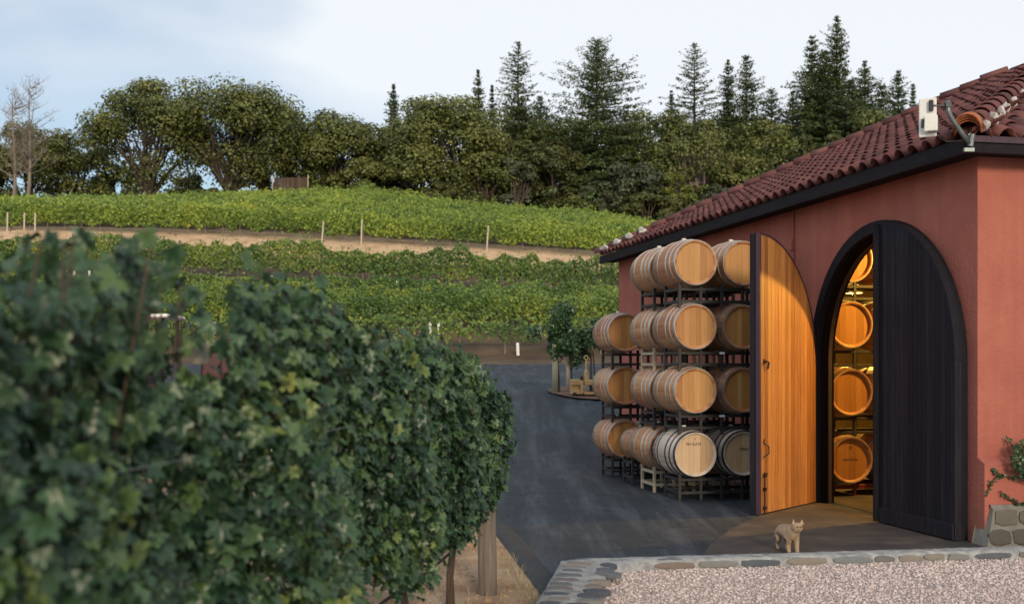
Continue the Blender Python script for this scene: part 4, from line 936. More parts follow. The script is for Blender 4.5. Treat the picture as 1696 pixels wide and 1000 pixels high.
for vi in range(6):
    yc = 1.55+vi*1.3; cx = RX(yc); base = Vector((cx, yc, 0.012))
    e = empty('grapevine', base, 0, vine_names[vi], 'grapevine', 'grapevines of the foreground row')
    m_ = MB(); m_.tube([(0, 0, -0.05), (random.uniform(-.03, .03), .02, .25), (random.uniform(-.04, .04), -.02, .5), (0, 0, .78)], [.036, .026, .024, .028], 8); obj('trunk', m_.mesh('vine_trunk', M['bark'], smooth=True), e)
    m_ = MB(); m_.tube([RDIR*-0.62+Vector((0, 0, .80)), RDIR*-0.2+Vector((0, 0, .82)), Vector((0, 0, .78)), RDIR*0.25+Vector((0, 0, .83)), RDIR*0.62+Vector((0, 0, .80))], [.012, .02, .026, .02, .012], 7); obj('cordon', m_.mesh('cordon', M['bark'], smooth=True), e)
    m_ = MB()
    for k in range(16):
        s_ = random.uniform(-.6, .6); q = RDIR*s_; y = yc+s_; tz_ = float(topz(y))-.05
        off = Vector(RN)*random.uniform(-.28, .3)
        m_.tube([q+Vector((0, 0, .82)), q+off*.5+Vector((random.uniform(-.06, .06), random.uniform(-.06, .06), 1.25)), q+off+Vector((random.uniform(-.1, .1), random.uniform(-.1, .1), tz_))], [.006, .005, .003], 5)
    obj('cane', m_.mesh('cane', MATS['vine_bark']), e)
    n = 3500
    s_ = rng.uniform(-.68, .68 if vi < 5 else .66, n); y = yc+s_
    side = np.where(rng.uniform(size=n) < .68, 1, -1); off0 = side*rng.uniform(.1, .33, n); q_ = y+2.3*off0
    tp = topz(q_)+np.clip(rng.normal(0, .055, n), -.1, .09); tp = np.where(yc+s_ < 2.7, np.minimum(tp, 1.99), tp); lo = np.where(rng.uniform(size=n) < .10, .42, .60) + 0.1*np.sin(y*5) + np.interp(y, [4.5, 6], [0, .08])
    z = lo+(tp-lo)*rng.uniform(0, 1, n)**0.9
    bul = np.interp(y, [1, 6.5, 8.5], [.34, .32, .27])*np.sqrt(np.clip(1-((z-1.25)/0.95)**2, 0.08, 1))*(1+0.25*np.sin(y*4.1+z*3))
    dd = np.where(z > 1.6, off0, side*bul*rng.uniform(.5, 1.12, n))
    P = np.stack([RX(yc)+.16*s_+RN[0]*dd-cx, s_+RN[1]*dd, z-0.012], 1)
    keep = ~(((q_ > 3.62) & (q_ < 4.25) & (z > 1.73) & (rng.uniform(size=n) < .80)) | ((q_ > 2.95) & (q_ <= 3.62) & (z > 1.86) & (rng.uniform(size=n) < .30))); P, side, n = P[keep], side[keep], int(keep.sum())
    N = RN[None]*side[:, None]*1.0+np.array([0, -0.15, 0.5])+unit(n)*0.85
    size = rng.uniform(.050, .104, n)*np.interp(yc+s_[keep], [2, 4, 8], [1.12, 1.0, .95])
    # the largest nearest leaves are separate parts
    score = P[:, 0]*RN[0]+P[:, 1]*RN[1]+rng.uniform(0, .08, n)+size; order = np.argsort(-score); idx = order[:240]
    Rm = rot_basis(N[idx], rng.normal(math.pi, .8, len(idx)))
    for k, i in enumerate(idx):
        m4 = Matrix(Rm[k].tolist()).to_4x4(); s1 = float(size[i]); o = obj('leaf', GLM[k % 6], e)
        o.matrix_local = Matrix.Translation(Vector(P[i].tolist())) @ m4 @ Matrix.Scale(s1, 4)
    rest = order[240:]; Vs = []; Fs = []; Rs = []; off_ = 0
    for g in range(6):
        ix = rest[g::6]; v, f = scatter(GL[g][0], GL[g][1], P[ix], N[ix], rng.normal(math.pi, .8, len(ix)), size[ix])
        Vs.append(v); Fs.append(f+off_); off_ += len(v); Rs.append(np.repeat(rng.uniform(0, 1, len(ix)), len(GL[g][1])))
    obj('leaves', mesh_np('vine_leaves', np.concatenate(Vs), np.concatenate(Fs), M['leaf_near'], np.concatenate(Rs), smooth=True), e, kind='stuff')
# end post, hose, wires
m_ = MB(); m_.tube([(0, 0, -0.3), (0.0, 0, .3), (-.012, 0, .9), (-.02, 0, 1.5)], [.078, .074, .070, .068], 14)
pe = empty('end_post', (-.19, 8.62, 0), 0, 'weathered round wooden end post of the foreground vine row', 'post'); obj('shaft', m_.mesh('end_post', M['post'], smooth=True), pe)
m_ = MB()
for zz in (.72, .735): m_.tube([(math.cos(a_)*.076, math.sin(a_)*.076, zz+.01*math.sin(a_)) for a_ in np.linspace(0, 6.283, 17)], .004, 4)
obj('wire_wrap', m_.mesh('wire_wrap', M['iron']), pe)
hp = Vector((RX(0.5), 0.5, .46)); m_ = MB(); pts = [Vector((RX(y)+.02*math.sin(y*3)+.05, y, .47+.018*math.sin(y*2.2)))-hp for y in np.arange(.5, 8.6, .3)]; m_.tube(pts, .011, 6)
o = obj('drip_hose', m_.mesh('drip_hose', M['hose'], smooth=True), loc=hp, label='black drip hose strung under the foreground vines', cat='hose')
for i, (zz, dx, lb) in enumerate(((1.52, .30, 'upper thin trellis wire across foreground leaves'), (1.15, .26, 'lower thin trellis wire hidden among foreground leaves'))):
    p0 = Vector((RX(.6)+dx, .6, zz)); m_ = MB(); m_.tube([(0, 0, 0), (0.16*4, 4, .01), (0.16*7.9-dx+.05, 7.9, 0)], .0014, 4); obj('trellis_wire', m_.mesh('trellis_wire', M['wire']), loc=p0, label=lb, cat='wire', group='trellis wires')
# thin metal stake among vines
tg = MB(); M['tagbeige'] = mat('beige_tag', [(0.3, (0.30, 0.28, 0.22)), (0.7, (0.38, 0.35, 0.28))]); tg.box((-.026, -.003, -.036), (.026, .003, .036)); obj('plant_tag', tg.mesh('plant_tag', M['tagbeige'], bevel=.002), loc=(-.278*3.7, 3.7, 1.83), label='small pale tag hung in gap of foreground leaves', cat='tag')
# dry grass and clods at the row's foot
n = 900; gxp = rng.uniform(-.75, .12, n); gyp = rng.uniform(7.0, 10.5, n); keep = gxp < (0.3-0.13*(gyp-9.65)-.3); gxp, gyp = gxp[keep], gyp[keep]; n = len(gxp)
BLV = np.array([(-.02, 0, 0), (.02, 0, 0), (.012, .03, .5), (0, .12, 1.0)]); BLF = np.array([(0, 1, 2, 3)])
cl = np.stack([gxp, gyp, np.full(n, .01)], 1); nn = np.stack([rng.normal(0, .3, n), rng.normal(0, .3, n), np.ones(n)], 1)
edge = rng.uniform(size=n) < .6; cl[edge, 0] = .3-.13*(cl[edge, 1]-9.65)-.32+rng.normal(0, .05, int(edge.sum()))
V, F = scatter(BLV, BLF, cl, nn, rng.uniform(0, 6.28, n), rng.uniform(.03, .11, n)); obj('dry_grass', mesh_np('dry_grass', V, F, M['drygrass'], rng.uniform(0, 1, len(F))), kind='stuff', label='sparse dry grass along the dirt verge', cat='grass')
n = 2600; P = np.stack([rng.uniform(-2.2, .15, n), rng.uniform(5.0, 12, n), np.full(n, .012)], 1); P = P[P[:, 0] < .3-.13*(P[:, 1]-9.65)-.25]; n = len(P)
V, F = scatter(IV, IF, P, unit(n)*.6+np.array([0, 0, 1.]), rng.uniform(0, 6.28, n), rng.gamma(2.0, .006, n)+.004); obj('dirt_clods', mesh_np('dirt_clods', V, F, M['dirt'], rng.uniform(0, 1, len(F))), kind='stuff', label='small stones and clods on the vineyard dirt', cat='stones')

# ------------------------------------------------------------------ tractor glimpsed behind the foreground row
tr = empty('tractor', (-4.9, 18.2, 0), R(4), 'dark red tractor with white canopy mostly hidden behind foreground vines', 'tractor')
m_ = MB(); m_.prism([(-.1, .75), (1.35, .75), (1.40, 1.25), (1.30, 1.95), (.95, 2.08), (-.1, 2.02)], -.38, .38, axis=1); obj('hood', m_.mesh('hood', M['maroon'], bevel=.04), tr)
m_ = MB(); m_.box((1.36, -.3, .95), (1.43, .3, 1.75)); obj('grille', m_.mesh('grille', M['blackplastic']), tr)
m_ = MB(); m_.box((-1.2, -.35, .6), (-.1, .35, 1.1)); m_.box((-1.1, -.55, 1.1), (-.2, -.36, 1.45)); m_.box((-1.1, .36, 1.1), (-.2, .55, 1.45)); obj('chassis', m_.mesh('chassis', M['maroon'], bevel=.03), tr)
m_ = MB(); m_.box((-.95, -.25, 1.1), (-.5, .25, 1.25)); m_.box((-1.05, -.25, 1.25), (-.95, .25, 1.7)); obj('seat', m_.mesh('seat', M['blackplastic'], bevel=.03), tr)
for x, y in ((-1.15, -.5), (-1.15, .5), (-.65, -.5), (-.65, .5)):
    m_ = MB(); m_.tube([(x, y, 1.1), (x, y, 2.5)], .025, 6); obj('canopy_post', m_.mesh('canopy_post', M['blackplastic']), tr)
m_ = MB(); m_.box((-1.30, -.65, 2.5), (-.55, .65, 2.56)); obj('canopy', m_.mesh('canopy', M['paintwhite'], bevel=.02), tr)
def wheel(x, y, r_, wd):
    m_ = MB(); n_ = 24
    pr = [(r_*.62, -wd/2), (r_*.95, -wd/2), (r_, -wd*.3), (r_, wd*.3), (r_*.95, wd/2), (r_*.62, wd/2)]; vs = []; fs = []
    for k in range(n_):
        a_ = 2*math.pi*k/n_
        for rr, yy in pr: q = rr*(1.03 if (k % 2 and rr > r_*.9) else 1); vs.append((q*math.cos(a_), yy, q*math.sin(a_)))
    for k in range(n_):
        for j in range(6): fs.append((k*6+j, ((k+1) % n_)*6+j, ((k+1) % n_)*6+(j+1) % 6, k*6+(j+1) % 6))
    m_.add(vs, fs); wo = empty('wheel', (x, y, r_)); wo.parent = tr; obj('tyre', m_.mesh('tyre', M['rubber']), wo)
    m_ = MB(); m_.tube([(0, -wd*.3, 0), (0, wd*.3, 0)], r_*.62, 20); obj('rim', m_.mesh('rim', M['paintwhite']), wo)
for s_ in (-1, 1): wheel(-.65, s_*.72, .62, .34); wheel(1.0, s_*.62, .36, .2)

# ------------------------------------------------------------------ yellow machine on the island
zi = tzf(1.9, 29.7)+.05
ym = empty('farm_machine', (1.55, 29.7, zi), 0, 'yellow steel farm implement with upright mast on dirt island', 'machine')
def ybox(nm, boxes, m):
    m_ = MB()
    for a_, b_ in boxes: m_.box(a_, b_)
    obj(nm, m_.mesh(nm, m, bevel=.012), ym)
ybox('upper_frame', [((0, -.3, .26), (.25, .3, .41)), ((.36, -.3, .26), (1.1, .3, .40))], M['yellow'])
ybox('lower_frame', [((.01, -.3, .02), (.26, .3, .15)), ((.34, -.3, .01), (1.15, .3, .09))], M['yellow'])
ybox('side_plate', [((.25, -.33, .03), (.33, -.28, .38)), ((.25, .28, .03), (.33, .33, .38)), ((0.0, -.25, .151), (.22, .25, .259))], M['yellow'])
ybox('engine', [((.50, -.28, .10), (.85, .2, .25)), ((.56, -.32, .12), (.70, -.281, .22)), ((.26, -.1, .381), (.34, .1, .50))], M['blackplastic'])
ybox('fuel_tank', [((.44, -.29, .12), (.49, -.1, .24)), ((.62, -.2, .41), (.80, .2, .50))], M['greenpost'])
m_ = MB(); m_.tube([(.42, 0, .40), (.42, 0, .62), (.42, 0, .68), (.42, 0, .93)], [.065, .05, .022, .02], 8); m_.tube([(.42+.045*math.cos(a_), 0, .985+.055*math.sin(a_)) for a_ in np.linspace(0, 6.283, 13)], .014, 6); obj('mast', m_.mesh('machine_mast', M['yellow']), ym)
for x in (.1, .9):
    m_ = MB(); m_.tube([(x, -.31, .02), (x, .31, .02)], .055, 12); obj('roller', m_.mesh('roller', M['rubber']), ym)
# trained vines / small trees on the island
def leafy(name, P, size, m, parent, tv=QUAD_V, nb=None):
    N = unit(len(P))+(nb if nb is not None else np.array([0, -.35, .55])); return obj(name, leaves_mesh(name, P, N, size, m, tv), parent, kind='stuff')
isl = [(1.18, 30.6, 'trained vine on a pale green post at island tip', M['greenpost'], .085, (.0, .1), 1.0), (1.56, 31.2, 'trained vine on a grey post behind the yellow machine mast', M['palepost'], .05, (.0, .0), 1.05), (2.25, 31.8, 'trained vine on thin dark stakes right of the yellow machine', M['bark'], .03, (.1, 0), 1.0)]
for x, y, lb, pm, pr_, _, sc_ in isl:
    zb = tzf(x, y)+.05; e = empty('trained_vine', (x, y, zb), 0, lb, 'vine', 'vines on the dirt island')
    m_ = MB(); m_.tube([(0, 0, -.1), (0, 0, 1.3)], pr_, 10); obj('post', m_.mesh('vine_post', pm, smooth=True), e)
    m_ = MB(); m_.tube([(.12, 0, -.1), (.10, .02, .5), (.06, .05, 1.1)], [.03, .025, .02], 7); obj('trunk', m_.mesh('stake_trunk', M['bark']), e)
    cc_ = rng.normal(0, 1, (16, 3))*np.array([.26, .2, .27])+np.array([.08, 0, 1.5]); n = 3000; ci = rng.integers(0, 16, n); P = cc_[ci]+unit(n)*rng.uniform(.3, 1, n)[:, None]*rng.uniform(.14, .30, 16)[ci][:, None]
    leafy('leaves', P*np.array([1, 1, 1]), rng.uniform(.05, .11, n), M['leaf_near'], e)

# ------------------------------------------------------------------ vineyard rows on the hill
def row(y0, x0, x1, dens, m, label, group, cat='vine row', slope=0.0, hgt=1.95, low=.75, size=(.11, .2), trunks=False, sp=1.35, posts=(), tubes=(), thick=.42, pmat='palepost'):
    L_ = x1-x0; xm = (x0+x1)/2; yf = lambda x: y0+slope*(x-xm)
    bz = tzf(xm, y0); e = empty('vine_row', (xm, y0, bz), 0, label, cat, group)
    n = int(L_*dens); x = rng.uniform(x0, x1, n); ph = rng.uniform(0, 6.28, 3)
    kx = np.arange(x0-1, x1+2, .45); kv = rng.normal(0, .085, len(kx)); kl = rng.normal(0, .13, len(kx)); vig = 1+np.interp(x, kx, kv)+.07*np.sin(x*.6+ph[2])
    top = hgt*vig*1.0; lo = low+np.interp(x, kx, kl); t = rng.uniform(0, 1, n)**.85
    z = lo+(top-lo)*t; sh = rng.uniform(size=n) < .06; z[sh] += rng.uniform(0, .5, int(sh.sum()))
    wd = thick*(1-.55*(t-.4)**2*2); y = yf(x)+wd*np.where(rng.uniform(size=n) < .68, -1, 1)*rng.uniform(.3, 1.05, n)
    P = np.stack([x-xm, y-y0, tz(x, yf(x))+z-bz], 1)
    leafy('foliage', P, rng.uniform(size[0], size[1], n), m, e, nb=np.array([0, -.8, .7]))
    if trunks:
        m_ = MB(); m_.tube([(0, 0, -.1), (.04, 0, .35), (-.02, 0, .95)], [.035, .028, .03], 5); tm = m_.mesh('trunk', M['palebark'])
        xx = x0+.3
        while xx < x1:
            obj('trunk', tm, e, loc=(xx-xm, yf(xx)-y0, tzf(xx, yf(xx))-bz), rot=(random.uniform(-.08, .08), random.uniform(-.12, .12), random.uniform(0, 6))); xx += sp*random.uniform(.92, 1.08)
        m_ = MB(); m_.tube([(xx_-xm, yf(xx_)-y0, tzf(xx_, yf(xx_))-bz+.42) for xx_ in np.arange(x0, x1, 2)], .014, 4); obj('drip_hose', m_.mesh('row_hose', M['hose']), e)
    for (px_, ph_, lean, off) in posts:
        m_ = MB(); m_.tube([(0, 0, -.1), (lean, 0, ph_)], .055, 6); obj('post', m_.mesh('row_post', M[pmat]), e, loc=(px_-xm, yf(px_)-y0+off, tzf(px_, yf(px_)+off)-bz))
    for tx_ in tubes:
        m_ = MB(); m_.tube([(0, 0, 0), (random.uniform(-.05, .05), 0, .62)], .08, 6); obj('grow_tube', m_.mesh('grow_tube', M['tube']), e, loc=(tx_-xm, yf(tx_)-y0-.62, tzf(tx_, yf(tx_)-.62)-bz+.05))
    return e
GV1 = 'vine rows below the sandy bank'; GV2 = 'vine rows above the sandy bank'
def xat(px_, Y): return (px_-848)/1850*Y
ordn = ['first', 'second', 'third', 'fourth', 'fifth', 'sixth', 'seventh', 'eighth', 'ninth', 'tenth', 'eleventh', 'twelfth', 'thirteenth', 'fourteenth', 'fifteenth', 'sixteenth', 'seventeenth', 'eighteenth', 'nineteenth']
row(54.9, -32, 11, 190, M['leaf_low'], 'patchy lowest vine row above far road edge with yellow leaves', GV1, trunks=True, sp=2.4, hgt=1.7, low=.6, size=(.10, .19), tubes=[xat(p, 54) for p in (858,)])
row(59.4, -34, 12, 560, M['leaf_low'], 'lowest dense vine row above the far road with white grow tubes', GV1, trunks=True, sp=1.7, hgt=2.1, low=.6, size=(.10, .2), tubes=[xat(p, 58.7) for p in (207, 356, 530, 568, 712, 727, 894)])
row(61.5, -36, 13, 520, M['leaf_low'], 'second dense vine row up from the far road', GV1, hgt=2.05, size=(.10, .2), tubes=[xat(p, 60.6) for p in (428, 764, 976)])
row(63.8, -38, 14, 520, M['leaf_low'], 'third dense vine row up from the far road', GV1, hgt=1.95, size=(.10, .2))
row(68.2, -40, 15, 700, M['leaf_low'], 'vine row just below the sandy bank with white tubes beneath', GV1, trunks=True, sp=2.0, hgt=2.4, low=.75, size=(.10, .2), tubes=[xat(p, 67.5) for p in (58, 108, 122, 148, 195, 245, 451, 658)], posts=[(xat(535, 68), 2.2, .35, 0)])
yy = 80.3; i = 0
while yy < 121:
    dens = max(150, 330-i*10); xr_ = 13.5+(yy-80)*.15
    kw = {}
    if i == 0: kw = dict(trunks=True, sp=1.25, posts=[(xat(598, 79), 1.75, .05, -1.2), (xat(806, 79), 1.75, .12, -1.2), (xat(533, 79), 1.5, .12, -1.3)]+[(xat(p, 79.4), 1.3, .02, -.9) for p in (12, 40, 58)])
    lb = f'{ordn[min(i, 18)]} row of the upper yellow green vineyard counted uphill from bank'
    row(yy, -37.5-(yy-80)*.42, xr_, dens, M['leaf_up'], lb, GV2, slope=0.0, hgt=1.95, low=.6 if i else .5, size=(.13, .25), **kw)
    yy += 2.35; i += 1

# ------------------------------------------------------------------ trees
def taper_tube(mb, a_, b_, r0, r1, sag, n=5, sides=6):
    a_, b_ = Vector(a_), Vector(b_); pts = []
    side = Vector((random.uniform(-1, 1), random.uniform(-1, 1), 0))*(b_-a_).length*.10
    for k in range(n+1):
        t = k/n; p = a_.lerp(b_, t)+side*math.sin(math.pi*t)+Vector((0, 0, sag*math.sin(math.pi*t))); pts.append(p)
    mb.tube(pts, [r0+(r1-r0)*k/n for k in range(n+1)], sides, caps=False); return pts
def broadleaf(px_, topy, widpx, Y, label, cat='tree', m='leaf_oak', nclump=46, lpc=170, bare=.30, limbs=16, group='trees behind the vineyard', lsize=(.19, .40), bark='oakbark', zoff=0, dense=1.0, flat=1.0, name='oak_tree', crown_lo=None):
    X = xat(px_, Y); zb = tzf(X, Y)+zoff; H = 1.8+(600-topy)/1850*Y-zb; Wd = widpx*1.10/1850*Y
    e = empty(name, (X, Y, zb), 0, label, cat, group)
    cr = bare if crown_lo is None else crown_lo; ch = H*(1-cr)/2; cc = Vector((0, 0, H-ch)); rx = Wd/2; ry = Wd/2*.8
    C = []
    for k in range(nclump):
        d = unit(1)[0]; q = random.uniform(.45, 1)**.45*.86
        if d[2] < -.2 and random.random() < .5: d[2] *= -.6
        sh = 1.0-.18*max(0, -d[2])
        C.append(((d[0]*rx*q*sh, d[1]*ry*q*sh, cc.z+d[2]*ch*q), random.uniform(.15, .28)*min(Wd, H)*.62))
    Ps = []; Ns = []
    for (c, r_) in C:
        nn = int(lpc*1.75*dense*random.uniform(.7, 1.3)); d = unit(nn); d[:, 2] = np.where(rng.uniform(size=nn) < .45, np.abs(d[:, 2]), d[:, 2]); q = rng.uniform(.35, 1.08, nn)**.6
        Ps.append(np.array(c)+d*q[:, None]*r_*np.array([1.15, 1.15, .72*flat])); Ns.append(d+np.array([0, 0, .5])+unit(nn)*.6)
    P = np.concatenate(Ps); N = np.concatenate(Ns); P[:, 2] = np.maximum(P[:, 2], .3)
    obj('crown', leaves_mesh('crown', P, N, rng.uniform(lsize[0], lsize[1], len(P)), M[m]), e, kind=None)
    mb = MB(); tr_ = .022*H+.12; fork = Vector((random.uniform(-.3, .3), 0, H*max(.14, cr*.65)))
    taper_tube(mb, (0, 0, -.4), fork, tr_, tr_*.8, 0)
    obj('trunk', mb.mesh('tree_trunk', M[bark]), e)
    mb = MB()
    for k in range(limbs):
        c = Vector(C[k % len(C)][0]); mid = fork.lerp(c, .45)+Vector((random.uniform(-.4, .4), random.uniform(-.4, .4), H*.05))
        taper_tube(mb, fork, mid, tr_*.5, tr_*.28, H*.02); taper_tube(mb, mid, c, tr_*.28, tr_*.08, 0)
        for q in range(2):
            c2 = Vector(random.choice(C)[0])
            if (c2-mid).length < H*.42: taper_tube(mb, mid, c2, tr_*.15, tr_*.04, 0)
    obj('limbs', mb.mesh('tree_limbs', M[bark]), e)
    return e
def conifer(px_, topy, widpx, Y, label, m='needle', group='conifers behind the vineyard', sparse=1.0, lift=.0, base_lo=.10, point=1.0):
    X = xat(px_, Y); zb = tzf(X, Y); H = 1.8+(600-topy)/1850*Y-zb; Rm = widpx/1850*Y/2
    e = empty('fir_tree', (X, Y, zb), 0, label, 'fir tree', group)
    mb = MB(); mb.tube([(0, 0, -.4), (0, 0, H*.5), (0, 0, H*.97)], [.012*H+.08, .007*H+.05, .03], 7); obj('trunk', mb.mesh('fir_trunk', M['oakbark']), e)
    P = []; N = []; SZ = []; br = MB(); nl = int(H*2.3); ex_ = random.uniform(.62, .92); dr2 = random.uniform(-.12, .10); gap_ = random.uniform(0, 6.28); gw = random.uniform(.2, .7)
    for l in range(nl):
        t = (l+random.random()*.6)/nl; z = H*(base_lo+(1-base_lo)*t); rr = Rm*1.65*((1-t)**ex_*point*1.08+.02)*(1+.16*math.sin(t*23+gap_))*random.uniform(.75, 1.15)
        nb_ = max(6, int(12*sparse))
        ph = random.uniform(0, 6.28)
        for b_ in range(nb_):
            if random.random() > .90*sparse+.08: continue
            an_ = ph+6.283*b_/nb_+random.uniform(-.35, .35); L_ = rr*random.uniform(.45, 1.22)*(.6 if abs(((an_-gap_-t*3) % 6.283)-3.14) < gw else 1)
            up = .05+dr2+.55*t-.30*(1-t)+random.uniform(-.14, .14)
            dx, dy = math.cos(an_), math.sin(an_)
            k_ = max(6, int(L_*12)); s_ = rng.uniform(.08, 1.0, k_)**.8
            wid = .20*L_*(1-s_*.75)+.10
            off = rng.uniform(-1, 1, k_)*wid
            zz = z+s_*L_*up-(s_**2)*L_*.18*(1-t)+rng.normal(0, .07, k_)
            P.append(np.stack([dx*s_*L_-dy*off, dy*s_*L_+dx*off, zz], 1)); N.append(np.tile(np.array([dx*.25, dy*.25, .9]), (k_, 1))+unit(k_)*.75); SZ.append(np.full(k_, .55+.5*(1-t)))
            if b_ % 2 == 0: br.tube([(0, 0, z), (dx*L_*.8, dy*L_*.8, z+L_*.8*up-.11*L_*(1-t))], [.05, .015], 4, caps=False)
    P = np.concatenate(P); N = np.concatenate(N)
    obj('crown', leaves_mesh('fir_crown', P, N, rng.uniform(.26, .52, len(P))*np.concatenate(SZ), M[m], LONG_V*np.array([1.25, 1, 1])), e)
    obj('limbs', br.mesh('fir_limbs', M['oakbark']), e)
    return e
def deadtree(px_, topy, basey, Y, label, lean=0.0):
    X = xat(px_, Y); zb = tzf(X, Y); H = 1.8+(600-topy)/1850*Y-zb; e = empty('bare_tree', (X, Y, zb), 0, label, 'dead tree', 'bare trees at the left')
    mb = MB(); pts = [(lean*t*H+.25*math.sin(t*5), 0, H*t) for t in np.linspace(-.03, .98, 8)]; mb.tube(pts, [.22*(1-t)+.03 for t in np.linspace(0, 1, 8)], 8); obj('trunk', mb.mesh('bare_trunk', M['palebark'], smooth=True), e)
    mb = MB(); P = []
    for k in range(46):
        t = random.uniform(.3, .97); p = Vector((lean*t*H, 0, H*t)); an_ = random.uniform(0, 6.28); L_ = H*.26*(1.15-t)*random.uniform(.6, 1.2)+.5
        q = p+Vector((math.cos(an_)*L_, math.sin(an_)*L_, L_*random.uniform(.35, .8))); ps = taper_tube(mb, p, q, .05, .014, -.1, 4, 4)
        for j in range(6):
            s0 = random.choice(ps[1:]); q2 = s0+Vector((random.uniform(-.7, .7), random.uniform(-.7, .7), random.uniform(.1, .9)))*.9; mb.tube([s0, q2], [.018, .008], 3, caps=False)
            for jj in range(2): mb.tube([s0.lerp(q2, .6), q2+Vector((random.uniform(-.4, .4), random.uniform(-.4, .4), random.uniform(0, .5)))], [.011, .005], 3, caps=False)
    obj('branches', mb.mesh('bare_branches', M['palebark']), e)
T = 'dark oak'
broadleaf(45, 205, 150, 131, 'rounded dark tree behind the bare trunks at left edge', nclump=50, bare=.02)
broadleaf(-40, 215, 120, 128, 'dark tree cut by the left frame edge', nclump=40, bare=.02)
broadleaf(128, 206, 130, 134, 'dark tree between bare trunks and the big oak', nclump=46, bare=.02)
broadleaf(247, 128, 210, 127, 'broad spreading oak left of the tallest oak', nclump=72, bare=.16, limbs=26, lpc=150)
broadleaf(385, 116, 240, 126, 'tallest spreading oak of the hilltop with visible limbs', nclump=88, bare=.14, limbs=40, lpc=150)
broadleaf(440, 150, 130, 130, 'oak crown joining the right side of the tallest oak', nclump=40, bare=.1, limbs=18)
broadleaf(565, 182, 165, 129, 'mid sized oak right of the tallest oak', nclump=60, bare=.06)
broadleaf(520, 215, 110, 133, 'dark oak behind the brown board screen', nclump=34, bare=.03)
broadleaf(640, 200, 110, 132, 'dark tree below the small left fir', nclump=34, bare=.03)
broadleaf(745, 150, 205, 126, 'dense dome shaped oak in the centre of hilltop', nclump=95, bare=.0, lpc=190, m='leaf_oak')
broadleaf(690, 235, 110, 124, 'lower leafy oak skirt left of the dome oak', nclump=36, bare=.0)
broadleaf(800, 240, 110, 124, 'lower leafy oak right of the dome oak base', nclump=36, bare=.0)
broadleaf(857, 252, 62, 122.5, 'pale grey green bush tree beside dome oak', nclump=26, bare=0, m='leaf_shrub', name='bush', cat='bush')
broadleaf(920, 222, 100, 126, 'yellow green oak between dome oak and the large fir', nclump=34, bare=.1, m='leaf_oak2')
broadleaf(905, 185, 130, 134, 'dark broadleaf tree between the two tallest centre firs', nclump=36, bare=.02)
broadleaf(1080, 168, 150, 136, 'broad green oak right of the large fir', nclump=50, bare=.03, m='leaf_oak')
broadleaf(1160, 185, 140, 126, 'open madrone with pale twisting bare limbs', nclump=30, bare=.1, limbs=30, m='leaf_oak', bark='palebark', lpc=110)
broadleaf(1240, 165, 140, 132, 'dark broadleaf tree among the right hand firs', nclump=42, bare=.02)
broadleaf(1300, 205, 150, 124, 'dark green tree rising just above the roof slope', nclump=42, bare=.02, m='leaf_oak')
broadleaf(1020, 200, 110, 134, 'dark tree filling the gap right of large fir', nclump=30, bare=.0)
broadleaf(1050, 262, 110, 123, 'grey green shrub mass above the vineyard right end', nclump=40, bare=0, m='leaf_shrub', name='bush', cat='bush')
broadleaf(985, 292, 60, 121.8, 'small pale shrub at the top vineyard edge', nclump=20, bare=0, m='leaf_shrub', name='bush', cat='bush')
broadleaf(1122, 272, 58, 121, 'bright yellow green shrub below the madrone', nclump=22, bare=0, m='leaf_bright', name='bush', cat='bush')
broadleaf(1195, 290, 85, 121, 'olive shrub beside the bright yellow green shrub', nclump=28, bare=0, m='leaf_shrub', name='bush', cat='bush')
broadleaf(1070, 315, 90, 118.5, 'low dark shrub at vineyard right corner', nclump=24, bare=0, m='leaf_oak2', name='bush', cat='bush')
broadleaf(1140, 325, 90, 117, 'low olive shrub just left of the roof line', nclump=24, bare=0, m='leaf_oak2', name='bush', cat='bush')
broadleaf(960, 318, 60, 122, 'low dark bush under the yellow green oak', nclump=18, bare=0, m='leaf_oak', name='bush', cat='bush')
broadleaf(345, 300, 60, 124, 'small bush at the foot of tallest oak', nclump=12, bare=0, m='leaf_oak2', name='bush', cat='bush')
broadleaf(730, 300, 80, 122.5, 'green bush at the foot of dome oak', nclump=20, bare=0, m='leaf_oak2', name='bush', cat='bush')
broadleaf(620, 303, 50, 122, 'blue green bush beside the board screen', nclump=12, bare=0, m='leaf_low', name='bush', cat='bush')
broadleaf(1330, 205, 70, 118, 'light green young tree in front of the right firs', nclump=22, bare=0, m='leaf_oak2')
broadleaf(1375, 195, 50, 116, 'small bright young tree just above roof', nclump=16, bare=0, m='leaf_oak2')
conifer(652, 138, 62, 134, 'small fir left of the dome oak')
conifer(792, 114, 60, 140, 'slim fir peeking over the dome oak')
conifer(815, 140, 40, 142, 'tiny fir top right of the slim fir')
conifer(858, 68, 92, 136, 'tall narrow sparse fir right of dome oak', sparse=.8)
conifer(895, 160, 90, 138, 'short wide fir between the two tallest centre firs')
conifer(988, 66, 160, 131, 'large broad dark fir standing clear in the centre', point=1.05)
conifer(1150, 72, 118, 137, 'tall airy fir with upswept branches', sparse=.7)
conifer(1112, 150, 60, 139, 'short fir left of the tall airy fir')
conifer(1206, 100, 66, 138, 'narrow fir left of the twin topped fir')
conifer(1236, 92, 100, 134, 'pointed dark fir at centre right')
conifer(1278, 148, 80, 136, 'small fir right of the pointed dark fir')
conifer(1312, 150, 85, 139, 'small dark fir left of the tall right cluster')
conifer(1345, 60, 128, 128, 'tall dark fir on left of the right cluster', point=1.15)
conifer(1386, 28, 122, 126, 'tallest fir of the right cluster')
conifer(1365, 85, 130, 131, 'dark fir filling the right cluster behind')
conifer(1432, 102, 125, 128, 'fir right of the tallest cluster fir', point=1.1)
conifer(1410, 130, 120, 124, 'lower fir in front of right cluster')
conifer(1488, 116, 96, 128, 'fir near the roof antenna')
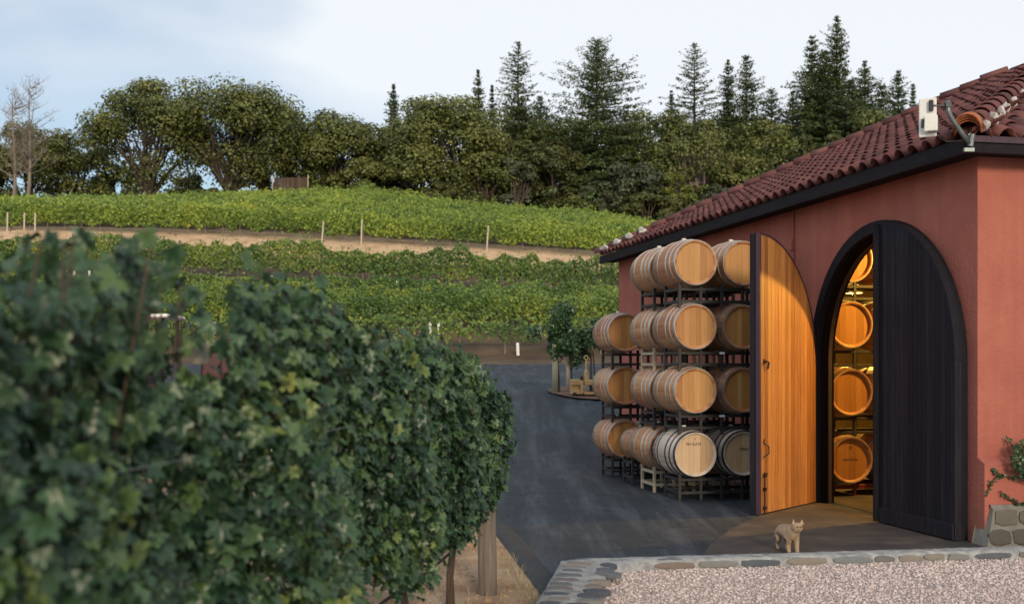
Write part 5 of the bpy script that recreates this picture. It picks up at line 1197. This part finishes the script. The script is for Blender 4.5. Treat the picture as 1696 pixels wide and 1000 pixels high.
conifer(1512, 140, 56, 131, 'rightmost small fir above the roof')
conifer(1460, 140, 100, 126, 'small fir between cluster and antenna fir')
broadleaf(1190, 150, 130, 141, 'dark tree mass behind the madrone', nclump=44, bare=.0)
broadleaf(1275, 180, 130, 128, 'mid green tree left of the right fir cluster', nclump=38, bare=.0, m='leaf_oak')
broadleaf(1110, 225, 110, 129, 'dark rounded tree under the tall airy fir', nclump=36, bare=.0)
broadleaf(1210, 250, 100, 123, 'leafy tree above the olive shrub', nclump=32, bare=.0, m='leaf_oak')
broadleaf(1440, 160, 150, 122, 'dark green tree behind the antenna side of roof', nclump=34, bare=.0)
broadleaf(600, 250, 100, 127, 'low oak left of the dome oak', nclump=32, bare=.0)
broadleaf(195, 262, 90, 137, 'low dark tree left of the broad spreading oak', nclump=26, bare=.0)
broadleaf(315, 285, 80, 138, 'low far tree glimpsed between the two spreading oaks', nclump=20, bare=.0)
broadleaf(860, 165, 110, 140, 'green tree mass around the tall narrow fir', nclump=36, bare=.0)
broadleaf(950, 190, 90, 138, 'green tree left of large fir skirt', nclump=30, bare=.0)
broadleaf(1340, 150, 130, 133, 'dark tree mass inside the right fir cluster', nclump=40, bare=.0)
deadtree(42, 138, 340, 121, 'taller bare pale tree at far left', lean=.05)
deadtree(20, 150, 335, 122, 'thinner bare tree beside the taller bare one', lean=.02)
# board screen at the top of the vineyard
sx, sy = xat(482, 123), 123; sz = tzf(sx, sy)
bs = empty('board_screen', (sx, sy, sz), 0, 'brown vertical board screen below the hilltop oaks', 'fence')
m_ = MB(); m_.box((0, 0, 0), (.145, .03, 3.6)); bmh = m_.mesh('board', M['shed'])
for k in range(24): obj('board', bmh, bs, loc=(-1.85+k*.155, random.uniform(0, .02), random.uniform(-.05, .05)))
for x in (-2.0, 1.9): m_ = MB(); m_.tube([(x, -.1, 0), (x, -.1, 3.9)], .05, 6); obj('post', m_.mesh('screen_post', M['palepost']), bs)
print('objects', len(bpy.data.objects), 'tris', sum(len(m.polygons) for m in bpy.data.meshes))
